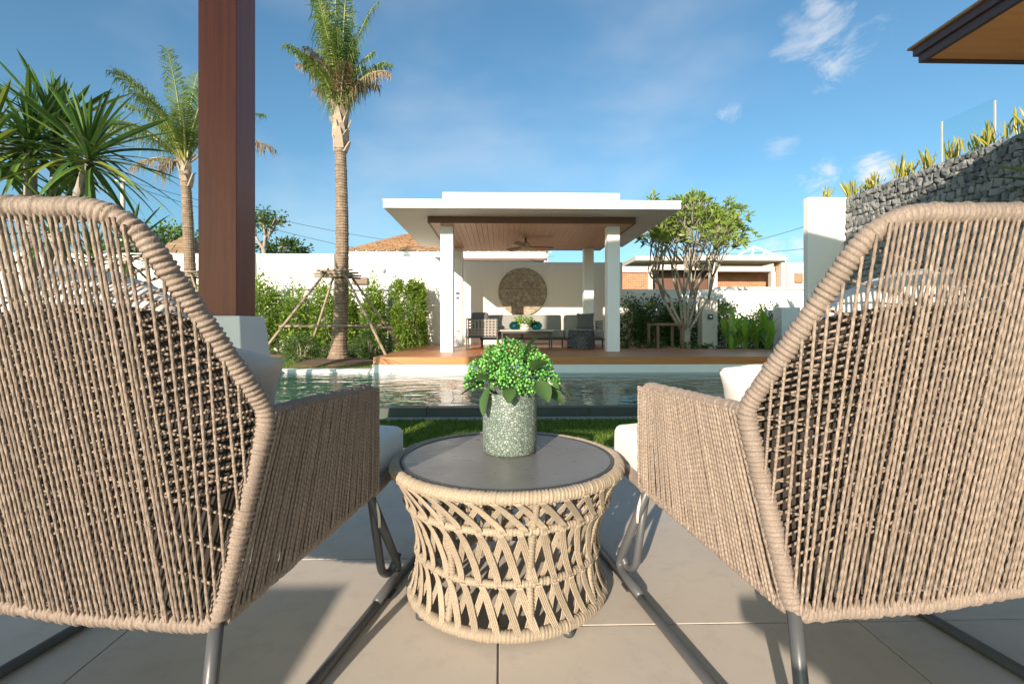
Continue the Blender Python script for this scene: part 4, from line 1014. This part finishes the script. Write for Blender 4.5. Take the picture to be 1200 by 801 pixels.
pb = Vector((P(396, 418, PYm).x, PYm, .08)); pt_ = Vector((P(400, 168, PYm).x-.02, PYm, P(400, 165, PYm).z))
fr1 = [(-88, 87, 2.5, 12, .60, 1.0, G_), (-100, 82, 2.3, 40, .6, 1.1, G_), (90, 86, 2.7, 20, .6, 1.0, G_), (150, 86, 2.8, 30, .55, 1.1, G_), (30, 86, 2.8, 30, .55, 1.1, G_), (-60, 86, 2.6, 24, .55, 1.1, G_), (240, 86, 2.7, 28, .55, 1.1, G_)]
for k in range(24):
    br_ = k % 3 == 1; fr1.append((k*137.5 % 360, random.uniform(80, 89), random.uniform(1.2, 1.6) if br_ else random.uniform(1.4, 2.1), random.uniform(85, 130) if br_ else random.uniform(40, 85), random.uniform(.28, .42), random.uniform(.9, 1.9), B2 if br_ else G_))
palm('coconut_palm', 'tall coconut palm held by a bamboo prop frame beside the pool', pb, pt_, .15, .105, fr1, 22)
pb2 = Vector((P(221, 420, 13.0).x, 12.4, 0)); pt2 = Vector((P(219, 205, 12.4).x-.02, 12.4, P(219, 208, 12.4).z)); pb2.x = P(221, 420, 12.4).x
fr2 = [(182, 50, 2.1, 62, .72, 1.0, G_), (175, 66, 2.3, 62, .6, .7, G_), (5, 40, 2.2, 75, .6, .9, B2), (200, 76, 2.5, 55, .6, .7, G_), (-80, 80, 2.5, 30, .6, .7, G_), (-30, 74, 2.5, 60, .6, .8, G_), (80, 74, 2.4, 50, .6, .8, G_), (140, 60, 2.3, 70, .6, .8, G_), (35, 66, 2.4, 65, .6, .8, G_), (-120, 70, 2.3, 60, .6, .8, G_),
       (-60, 58, 2.0, 85, .6, .9, G_), (172, 22, 1.5, 70, .5, .9, B2), (100, 85, 2.7, 25, .6, .6, G_), (225, 50, 1.8, 90, .55, 1.0, G_), (190, 5, .7, 120, .4, 1.3, B2), (-95, 60, 1.8, 70, .55, .9, G_)]
palm('coconut_palm', 'smaller coconut palm with a spreading crown behind the wooden post', pb2, pt2, .15, .11, fr2, 10)
def pole(parent, a, b, r=.028): return obj('pole', MB().tube([a, Vector(a).lerp(Vector(b), .5)+Vector((random.uniform(-.012, .012), 0, random.uniform(-.01, .01))), b], [r, r*.95, r*.85], 8), 'bamboo', parent, smooth=True)
def props(base, hgt, spread, label, pxs=None):
    t = thing('palm_prop', label, 'prop frame', base); b = Vector(base)
    for (sx, sy) in ((-1, -1), (1, -1), (-.75, .9), (1, .9)):
        pole(t, b+Vector((sx*spread, sy*spread*.7, -.03)), b+Vector((sx*.13, sy*.16, hgt+.12)))
    for z, w_ in ((hgt, .42), (hgt+.06, .36), (hgt-.05, .40)):
        pole(t, b+Vector((-w_, -.20, z)), b+Vector((w_, -.20, z+.02)), .024)
        pole(t, b+Vector((-w_, .20, z+.03)), b+Vector((w_, .20, z)), .024)
    pole(t, b+Vector((-.20, -w_, hgt+.03)), b+Vector((-.20, w_, hgt+.03)), .024); pole(t, b+Vector((.20, -w_, hgt+.03)), b+Vector((.20, w_, hgt+.03)), .024)
    zc = hgt*.42; s_ = spread*.60+.08
    pole(t, b+Vector((-s_*1.15, -.42, zc)), b+Vector((s_*1.15, -.42, zc+.02)), .024); pole(t, b+Vector((-.25, .42, zc-.02)), b+Vector((s_*1.2, .42, zc-.03)), .024)
    return t
props((pb.x, PYm, .0), P(397, 322, PYm).z, 1.32, 'bamboo tripod prop frame tied around the tall palm trunk')
props((pb2.x, 12.4, -.02), P(397, 322, 12.4).z, 1.3, 'bamboo prop frame around the smaller palm behind the post')

# ---------------------------------------------------------------- sword leaved dracaenas
SW = [blade_mesh('leaf', 1, .085, 7, .18, d, 'leaf_sword') for d in (.02, .12, .25, .4)]
def dracaena(label, base, stems, nleaf, L0):
    t = thing('dracaena', label, 'tree', base); b = Vector(base)
    for j, (tip, r_, bend) in enumerate(stems):
        tip = Vector(tip); mid = b.lerp(tip, .55)+Vector(bend); pts = resample(smooth_path([b+Vector((0, 0, -.05)), mid, tip], .6, 8), .12)
        obj('trunk', MB().tube(pts, [r_*(1-.35*i/len(pts)) for i in range(len(pts))], 10), 'bark_grey', t, smooth=True)
        for k in range(nleaf):
            u = (k+.5)/nleaf; el = 1.5-u*1.95+random.uniform(-.15, .15); az = k*2.39996+random.uniform(-.2, .2)
            d = (math.cos(az)*math.cos(el), math.sin(az)*math.cos(el), math.sin(el)); L = L0*random.uniform(.75, 1.15)*(.7+.4*math.sin(min(1, u*1.6)*math.pi*.5))
            shared('leaf', SW[min(3, int(u*4.2))], t, tip-b+Vector((0, 0, .12-.2*u)), q=aim(d, random.uniform(-.3, .3)), scale=(L*random.uniform(.85, 1.15), L, L))
    return t
dY = 5.2
dt_ = lambda px, py, yy=dY: P(px, py, yy)
db_ = dt_(40, 300); db_.z = -.02
dracaena('large dracaena with sword leaf rosettes on a forked grey trunk', db_, [(dt_(36, 172), .075, (-.02, 0, 0)), (dt_(104, 186, 5.1), .06, (-.12, 0, -.18)), (dt_(66, 160, 5.5), .055, (.0, .05, 0)), (dt_(-20, 180, 5.0), .05, (.02, 0, 0))], 74, .78)
d2 = P(150, 330, 5.0); d2.z = -.02
dracaena('low dracaena with sword leaves half hidden behind the rope chair', d2, [(P(60, 275, 5.0), .05, (0, 0, 0)), (P(150, 300, 4.8), .05, (0, 0, 0)), (P(110, 310, 5.3), .05, (0, 0, 0))], 34, .5)
d3 = Vector((5.35, 4.5, -.12))
dracaena('dark dracaena whose leaf tips cross the stone wall', d3, [((5.45, 4.45, 2.05), .06, (0, 0, 0))], 60, .62)

# ---------------------------------------------------------------- shrubs along the sunlit wall
def shrub(name, label, c, rad, n, leafL, mat, group=None, clumps=60, spread=.22, shape='ellipsoid', cat='shrub', stems=4):
    t = thing(name, label, cat, (c[0], c[1], c[2]-rad[2]), group)
    pp, dd = blob_leaves(c, rad, n, clumps, spread, shape)
    obj('foliage', leaf_mesh('foliage', pp, dd, leafL*(.7+.6*rng.random(len(pp))), leafL*.52), mat, t)
    st = MB()
    for k in range(stems):
        a = k*2.1; st.tube([(c[0]+.05*math.cos(a), c[1]+.05*math.sin(a), c[2]-rad[2]-.04), (c[0]+rad[0]*.25*math.cos(a), c[1]+rad[1]*.25*math.sin(a), c[2]), (c[0]+rad[0]*.5*math.cos(a+.4), c[1]+rad[1]*.5*math.sin(a+.4), c[2]+rad[2]*.7)], [.02, .014, .006], 5)
    obj('stems', st, 'bark_grey', t); return t
def ctr(px, ptop, Y, zb=0.0):
    q = P(px, ptop, Y); return (q.x, Y, (q.z+zb)/2), (q.z-zb)/2
hed = [(308, 331, 13.3, .40, 'tall yellow green hedge shrub closest to the wooden post'), (347, 337, 13.4, .33, 'loose hedge shrub in front of the grey wall panel'), (380, 334, 13.4, .26, 'hedge shrub behind the bamboo poles of the tall palm'), (408, 345, 13.5, .22, 'hedge shrub directly behind the tall palm trunk'), (438, 336, 13.5, .30, 'hedge shrub before the end of the grey wall panel'), (270, 335, 13.3, .5, 'hedge shrub hidden behind the wooden post'), (235, 340, 13.3, .55, 'hedge shrub behind the smaller palm trunk')]
for px, tp, Y, rx, lb in hed:
    c, rz_ = ctr(px, tp, Y); shrub('hedge_shrub', lb, c, (rx, .42, rz_), 2600, .10, 'leaf_hedge', 'hedge shrubs along the white wall', 70, .20)
c, rz_ = ctr(480, 329, 13.6); shrub('columnar_shrub', 'square clipped columnar shrub against the white wall beside the deck', c, (.46, .30, rz_), 7500, .085, 'leaf_hedge', None, 260, .08, 'box')
for px, tp, Y, rx, lb in ((353, 391, 10.4, .36, 'round clipped bush left of the palm mound under a bamboo pole'), (436, 388, 11.4, .46, 'round clipped bush between the palm mound and the deck'), (382, 403, 11.9, .28, 'small clipped bush behind the palm mound'), (418, 402, 12.2, .26, 'small low bush tucked behind the tall palm')):
    lb = lb.replace('left of', 'beside'); c, rz_ = ctr(px, tp, Y, -.04); shrub('clipped_bush', lb, c, (rx, rx, rz_), 3800, .04, 'leaf_clipped', 'clipped round bushes', 260, .07, cat='bush')
# right bed: vines, tree, canna leaves
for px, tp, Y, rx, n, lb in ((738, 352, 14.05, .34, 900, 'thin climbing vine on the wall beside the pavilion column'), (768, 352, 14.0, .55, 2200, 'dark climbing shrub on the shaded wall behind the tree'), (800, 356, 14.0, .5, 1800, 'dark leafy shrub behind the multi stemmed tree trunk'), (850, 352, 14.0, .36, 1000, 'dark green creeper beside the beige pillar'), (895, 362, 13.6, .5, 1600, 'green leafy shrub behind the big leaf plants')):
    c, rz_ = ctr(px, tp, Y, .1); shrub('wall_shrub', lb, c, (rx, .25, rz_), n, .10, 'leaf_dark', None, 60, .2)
def tree_branch(mb, tips, p, d, L, r, lev, rr):
    q = p; pts = [p]; dd = d
    for i in range(3):
        dd = (dd+Vector((rr.uniform(-.16, .16), rr.uniform(-.16, .16), rr.uniform(-.02, .10)))).normalized(); q = q+dd*L/3
        if q.x < 3.6 and 11 > q.y-1: q.x = 3.6+rr.uniform(0, .15); dd.x = abs(dd.x)*.4
        pts.append(q)
    mb.tube(pts, [r, r*.9, r*.82, r*.72], 7)
    if lev <= 1: tips.append((q, dd))
    if lev == 0: return
    k = 2 if rr.random() < .62 else 3
    for j in range(k):
        a = rr.uniform(0, 6.28)+j*6.28/k; s = dd.orthogonal().normalized(); s2 = dd.cross(s); sp = rr.uniform(.28, .66)
        nd = (dd+(s*math.cos(a)+s2*math.sin(a))*sp+Vector((0, 0, .12))).normalized(); tree_branch(mb, tips, q, nd, L*rr.uniform(.66, .86), r*.68, lev-1, rr)
rr = random.Random(5)
tbp = Vector((P(803, 406, 11.8).x, 11.8, .12))
tree = thing('plumeria_tree', 'multi stemmed tree with a rounded light green crown beside the pavilion', 'tree', tbp)
tm = MB(); tips = []
tm.tube([tbp+Vector((0, 0, -.1)), tbp+Vector((0, 0, .25)), tbp+Vector((0, 0, .6))], [.15, .12, .12], 12)
for k in range(8):
    a = k*6.283/8+.3; o_ = Vector((math.cos(a), math.sin(a), 0)); lean = (.30, .55, .42, .60, .36, .52, .25, .5)[k]
    tree_branch(tm, tips, tbp+Vector((0, 0, .5))+o_*.06, (o_*lean*.95+Vector((.0, 0, 1))).normalized(), .93, .040, 5, rr)
obj('trunk', tm, 'bark_grey', tree, smooth=True)
lp, ld = [], []
for q, d in tips:
    for k in range(5):
        a = k*2.4+rr.random(); s = d.orthogonal().normalized(); s2 = d.cross(s); v = (d*.9+(s*math.cos(a)+s2*math.sin(a))*.8+Vector((rr.gauss(0, .35), rr.gauss(0, .35), rr.gauss(0, .3)))).normalized(); lp.append(q[:]); ld.append(v[:])
lp, ld = np.array(lp), np.array(ld)
obj('crown', leaf_mesh('crown', lp, ld, .13+.09*rng.random(len(lp)), .055, .15, .12), 'leaf_plumeria', tree)
tf = thing('tree_prop', 'low timber support frame around the multi stemmed tree trunk', 'prop frame', (tbp.x, 11.55, .1))
fx = (P(771, 0, 11.45).x, P(800, 0, 11.45).x); fzz = P(785, 378, 11.45).z
for xx in fx:
    for yy_ in (11.45, 12.15): obj('stake', bx((xx-.03, yy_-.03, .08), (xx+.03, yy_+.03, fzz)), 'dark_stake', tf, bevel=.006)
for yy_ in (11.385, 12.15): obj('rail', bx((fx[0]-.05, yy_, fzz-.07), (fx[1]+.05, yy_+.034, fzz-.01)), 'dark_stake', tf, bevel=.006)
for px, hz, Y, lb in ((857, 362, 12.0, 'big leaf plant beside the beige pillar at the deck'), (872, 368, 11.8, 'big leaf plant leaning over the back of the deck'), (886, 357, 12.1, 'tall bright green big leaf plant in front of the white wall'), (900, 366, 11.9, 'big leaf plant beside the short white wall block')):
    q = P(px, hz, Y); t = thing('canna_plant', lb, 'plant', (q.x, Y, .11), 'big leaf plants in the soil bed'); Ht = q.z-.11
    for k in range(15):
        a = k*2.4+rr.random(); ln = rr.uniform(.12, .55); zb = rr.uniform(.05, .55)*Ht; d = Vector((math.cos(a)*ln, math.sin(a)*ln, 1)).normalized(); L = rr.uniform(.36, .56)
        p0 = Vector((math.cos(a)*.05+d.x*zb*.5, math.sin(a)*.05+d.y*zb*.5, zb)); me = CAN[k % 3] if 'CAN' in globals() else None
        if me is None:
            CAN = []
            for dr in (.1, .25, .4):
                v = []; f = []
                for i in range(9):
                    tt = i/8; w_ = .30*math.sin(math.pi*min(1, .06+tt*.92))**.8; zz = -dr*tt*tt; v += [(-w_/2, tt, zz+.1*w_), (0, tt, zz), (w_/2, tt, zz+.1*w_)]
                for i in range(8): a_ = i*3; f += [(a_, a_+1, a_+4, a_+3), (a_+1, a_+2, a_+5, a_+4)]
                m2 = bpy.data.meshes.new('leaf'); m2.from_pydata(v, [], f); m2.polygons.foreach_set('use_smooth', [True]*len(f)); m2.materials.append(MATS['leaf_canna']); CAN.append(m2)
            me = CAN[0]
        shared('leaf', me, t, p0, q=aim(d, rr.uniform(-.6, .6)+(0 if k % 2 else 3.14)), scale=(L*rr.uniform(.8, 1.1), L, L))
    st = MB()
    for k in range(6):
        a = k*1.05; st.tube([(q.x+.04*math.cos(a), Y+.04*math.sin(a), .08), (q.x+.10*math.cos(a), Y+.1*math.sin(a), .11+Ht*.6)], .012, 5)
    obj('stalks', st, 'stem_green', t)
# low ground plants along the bed edge
for k in range(9):
    px = 722+k*14; q = P(px, 405, 11.6); shrub('ground_plant', 'low ground cover tuft along the back edge of the deck', (q.x, 11.55+.2*rr.random(), .2), (.16, .12, .11), 120, .09, 'leaf_dark', 'ground cover tufts behind the deck', 8, .3, cat='plant', stems=2)

# ================================================================ beyond the walls
def hip_roof(name, root, x0, x1, y0, y1, z0, z1, courses, mat, parent):
    mb = MB(); ins = min(x1-x0, y1-y0)/2
    for i in range(courses):
        t0_, t1_ = i/courses, (i+1)/courses+.02; za, zb_ = z0+(z1-z0)*t0_+.05, z0+(z1-z0)*t1_
        a = [(x0+ins*t0_, y0+ins*t0_), (x1-ins*t0_, y0+ins*t0_), (x1-ins*t0_, y1-ins*t0_), (x0+ins*t0_, y1-ins*t0_)]; t1c = min(1, t1_)
        b = [(x0+ins*t1c, y0+ins*t1c), (x1-ins*t1c, y0+ins*t1c), (x1-ins*t1c, y1-ins*t1c), (x0+ins*t1c, y1-ins*t1c)]
        for k in range(4):
            p, q, r_, s = Vector((*a[k], za)), Vector((*a[(k+1) % 4], za)), Vector((*b[(k+1) % 4], zb_)), Vector((*b[k], zb_)); L = (q-p).length; m = max(1, int(L/.45))
            for j in range(m):
                u, v_ = j/m, (j+.93)/m; dz = Vector((0, 0, random.uniform(-.012, .012)))
                mb.add([p.lerp(q, u)+dz, p.lerp(q, v_)+dz, s.lerp(r_, v_), s.lerp(r_, u)], [(0, 1, 2, 3)])
                mb.add([p.lerp(q, u)+dz, p.lerp(q, v_)+dz, p.lerp(q, v_)-Vector((0, 0, .05)), p.lerp(q, u)-Vector((0, 0, .05))], [(0, 1, 2, 3)])
    return obj(name, mb, mat, parent)
n1_ = thing('house', 'neighbouring house with brown shingle hip roof above the white wall', 'house', (P(520, 0, 22).x, 25, -.17))
ra, rb_ = P(407, 293, 22), P(640, 293, 22)
obj('wall', bx((ra.x+.5, 22.5, -.16), (rb_.x-.5, 29.5, ra.z-.12)), 'white_render', n1_)
obj('fascia', bx((ra.x, 22.0, ra.z-.34), (rb_.x, 30, ra.z)), 'white_paint', n1_)
obj('gutter', bx((ra.x-.05, 21.93, ra.z-.44), (rb_.x+.05, 21.998, ra.z-.34)), 'dark_beam_wood', n1_)
ap = P(478, 270, 24)
hip_roof('roof', None, ra.x-.1, rb_.x+.1, 21.9, 30.1, ra.z-.02, ra.z+2.05, 26, 'shingle', n1_)
n2_ = thing('house', 'brown thatched roof house far behind the smaller palm', 'house', (P(190, 0, 19).x, 20, -.17))
ta = P(235, 322, 18.0); tb_ = P(120, 322, 18.0)
obj('wall', bx((tb_.x+.4, 18.5, -.16), (ta.x-.4, 21.5, ta.z)), 'plaster_beige', n2_)
hip_roof('roof', None, tb_.x, ta.x, 18.0, 22.0, ta.z, ta.z+1.7, 14, 'thatch', n2_)
# unfinished concrete and brick house
n3 = thing('house', 'unfinished concrete frame house with orange brick infill beyond the wall', 'house', (P(880, 0, 24).x, 26, -.17))
def qbox(px0, px1, py0, py1, Y, Y1, mat, name):
    a, b = P(px0, py1, Y), P(px1, py0, Y); return obj(name, bx((a.x, Y, a.z), (b.x, Y1, b.z)), mat, n3, bevel=.01)
qbox(820, 921, 299, 305, 23.5, 30, 'beige_concrete', 'roof_slab'); qbox(838, 908, 312, 318, 24, 24.3, 'beige_concrete', 'beam'); qbox(834, 841, 305.2, 346, 23.7, 24.1, 'beige_concrete', 'column'); qbox(916, 921, 305.2, 346, 23.7, 24.1, 'beige_concrete', 'column')
qbox(904, 909, 318.2, 346, 24.0, 24.3, 'beige_concrete', 'column'); qbox(909.2, 915.8, 306, 346, 24.1, 24.3, 'brick_infill', 'brick_panel'); qbox(841.2, 903.8, 318.3, 346, 25.2, 25.4, 'brick_infill', 'brick_panel'); qbox(838, 921, 305.3, 311.8, 27, 27.2, 'concrete', 'back_wall')
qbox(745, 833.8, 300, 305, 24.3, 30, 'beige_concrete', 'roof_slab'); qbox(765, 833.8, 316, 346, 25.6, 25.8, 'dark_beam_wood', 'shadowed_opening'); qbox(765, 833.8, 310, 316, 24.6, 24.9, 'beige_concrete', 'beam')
qbox(727, 764.8, 319, 346, 24.5, 24.7, 'brick_infill', 'brick_panel'); qbox(727, 764.8, 312, 318.9, 24.4, 24.8, 'plaster_beige', 'beam'); qbox(760, 765, 319, 346, 24.3, 24.48, 'beige_concrete', 'column')
qbox(922, 1000, 308, 346, 24.2, 26, 'plaster_beige', 'side_wall'); qbox(932, 941, 320, 331, 24.1, 24.19, 'brick_infill', 'brick_panel')
tr = MB(); a, b, c_ = P(865, 299, 25), P(884, 289, 25), P(910, 299, 25)
for (p, q) in ((a, b), (b, c_), (a.lerp(c_, .35), b), (a.lerp(c_, .65), b.lerp(c_, .5))): tr.tube([p, q], .05, 6)
obj('roof_truss', tr, 'white_paint', n3)
# long pale building band seen over the pavilion wall
nb_ = thing('house', 'low white building seen over the pavilion wall under the roof', 'house', (P(600, 0, 30).x, 31, -.17))
obj('wall', bx((P(540, 0, 30).x, 30, -.16), (P(640, 0, 30).x, 36, P(600, 301.5, 30).z)), 'white_paint', nb_, bevel=.02)
obj('roof_edge', bx((P(538, 0, 30).x, 29.9, P(600, 301.5, 30).z), (P(577, 0, 30).x, 36, P(600, 300, 30).z)), 'shingle', nb_)
# distant trees
def far_tree(name, label, px, ptop, pbot, Y, rx, n, leaf, mat, sparse=False):
    q = P(px, ptop, Y); b = P(px, pbot, Y); t = thing(name, label, 'tree', (q.x, Y, -.17)); h = q.z-b.z; c = (q.x, Y, b.z+h*.5)
    mb = MB(); rr2 = random.Random(int(px)); tips = []
    mb.tube([(q.x, Y, -.2), (q.x+.05, Y, b.z*.6), (q.x, Y, b.z)], [.14, .11, .09], 8)
    for k in range(4):
        a_ = k*1.6+.4; tree_branch(mb, tips, Vector((q.x, Y, b.z-.1)), Vector((math.cos(a_)*.5, math.sin(a_)*.5, 1)).normalized(), h*.38, .07, 2, rr2)
    obj('trunk', mb, 'bark_grey', t, smooth=True)
    if sparse:
        pp, dd = [], []
        for q_, d_ in tips:
            for k in range(22): pp.append((q_+Vector((rr2.gauss(0, .16), rr2.gauss(0, .16), rr2.gauss(0, .13))))[:]); dd.append((rr2.gauss(0, 1), rr2.gauss(0, 1), rr2.gauss(.3, .6)))
        pp, dd = np.array(pp), np.array(dd)
    else: pp, dd = blob_leaves(c, (rx, rx, h*.52), n, 40, .22)
    obj('crown', leaf_mesh('crown', pp, dd, leaf, leaf*.5), mat, t)
far_tree('garden_tree', 'thin sparse tree rising above the white wall beside the post', 309, 243, 290, 20, .7, 0, .16, 'leaf_clipped', True)
far_tree('garden_tree', 'dark bushy treetop just over the white wall', 331, 284, 300, 28, 1.2, 900, .25, 'leaf_dark')
far_tree('garden_tree', 'dark leafy tree behind the thatched roof house', 175, 275, 330, 24, 1.8, 1500, .25, 'leaf_dark')
far_tree('garden_tree', 'green treetop between the thatched roof and the palm', 204, 268, 320, 26, 1.2, 1100, .25, 'leaf_hedge')
# utility poles and wires
def upole(px, ptop, Y, label):
    q = P(px, ptop, Y); t = thing('utility_pole', label, 'pole', (q.x, Y, -.17))
    obj('shaft', MB().tube([(q.x, Y, -.17), (q.x, Y, q.z)], [.16, .11], 10), 'concrete', t, smooth=True)
    obj('crossarm', bx((q.x-.5, Y-.17, q.z-.45), (q.x+.5, Y-.11, q.z-.33)), 'concrete', t); return q
u1_ = upole(144, 205, 30, 'grey utility pole rising behind the dracaena'); u2_ = upole(606, 288, 60, 'distant utility pole seen under the pavilion roof'); u3_ = upole(642, 292, 62, 'slim distant pole over the pavilion wall')
def wire(a, b, sag, label):
    a, b = Vector(a), Vector(b); pts = [a.lerp(b, i/24)+Vector((0, 0, -sag*4*(i/24)*(1-i/24))) for i in range(25)]
    return tag(obj('power_line', MB().tube(pts, .016, 5), 'dark_metal', smooth=True), label, 'cable')
wire(u1_+Vector((.4, -.14, -.40)), P(640, 290, 60), 1.6, 'upper power line running from the utility pole behind the palms')
wire(u1_+Vector((-.3, -.14, -.40)), P(650, 300, 62), 2.4, 'lower power line running from the utility pole behind the palms')
wire(P(780, 300, 45), P(1010, 243, 26), .5, 'power line crossing the sky beside the white end pier')
wire(P(800, 298, 45), P(1010, 283, 30), .3, 'thin power line above the unfinished brick house')
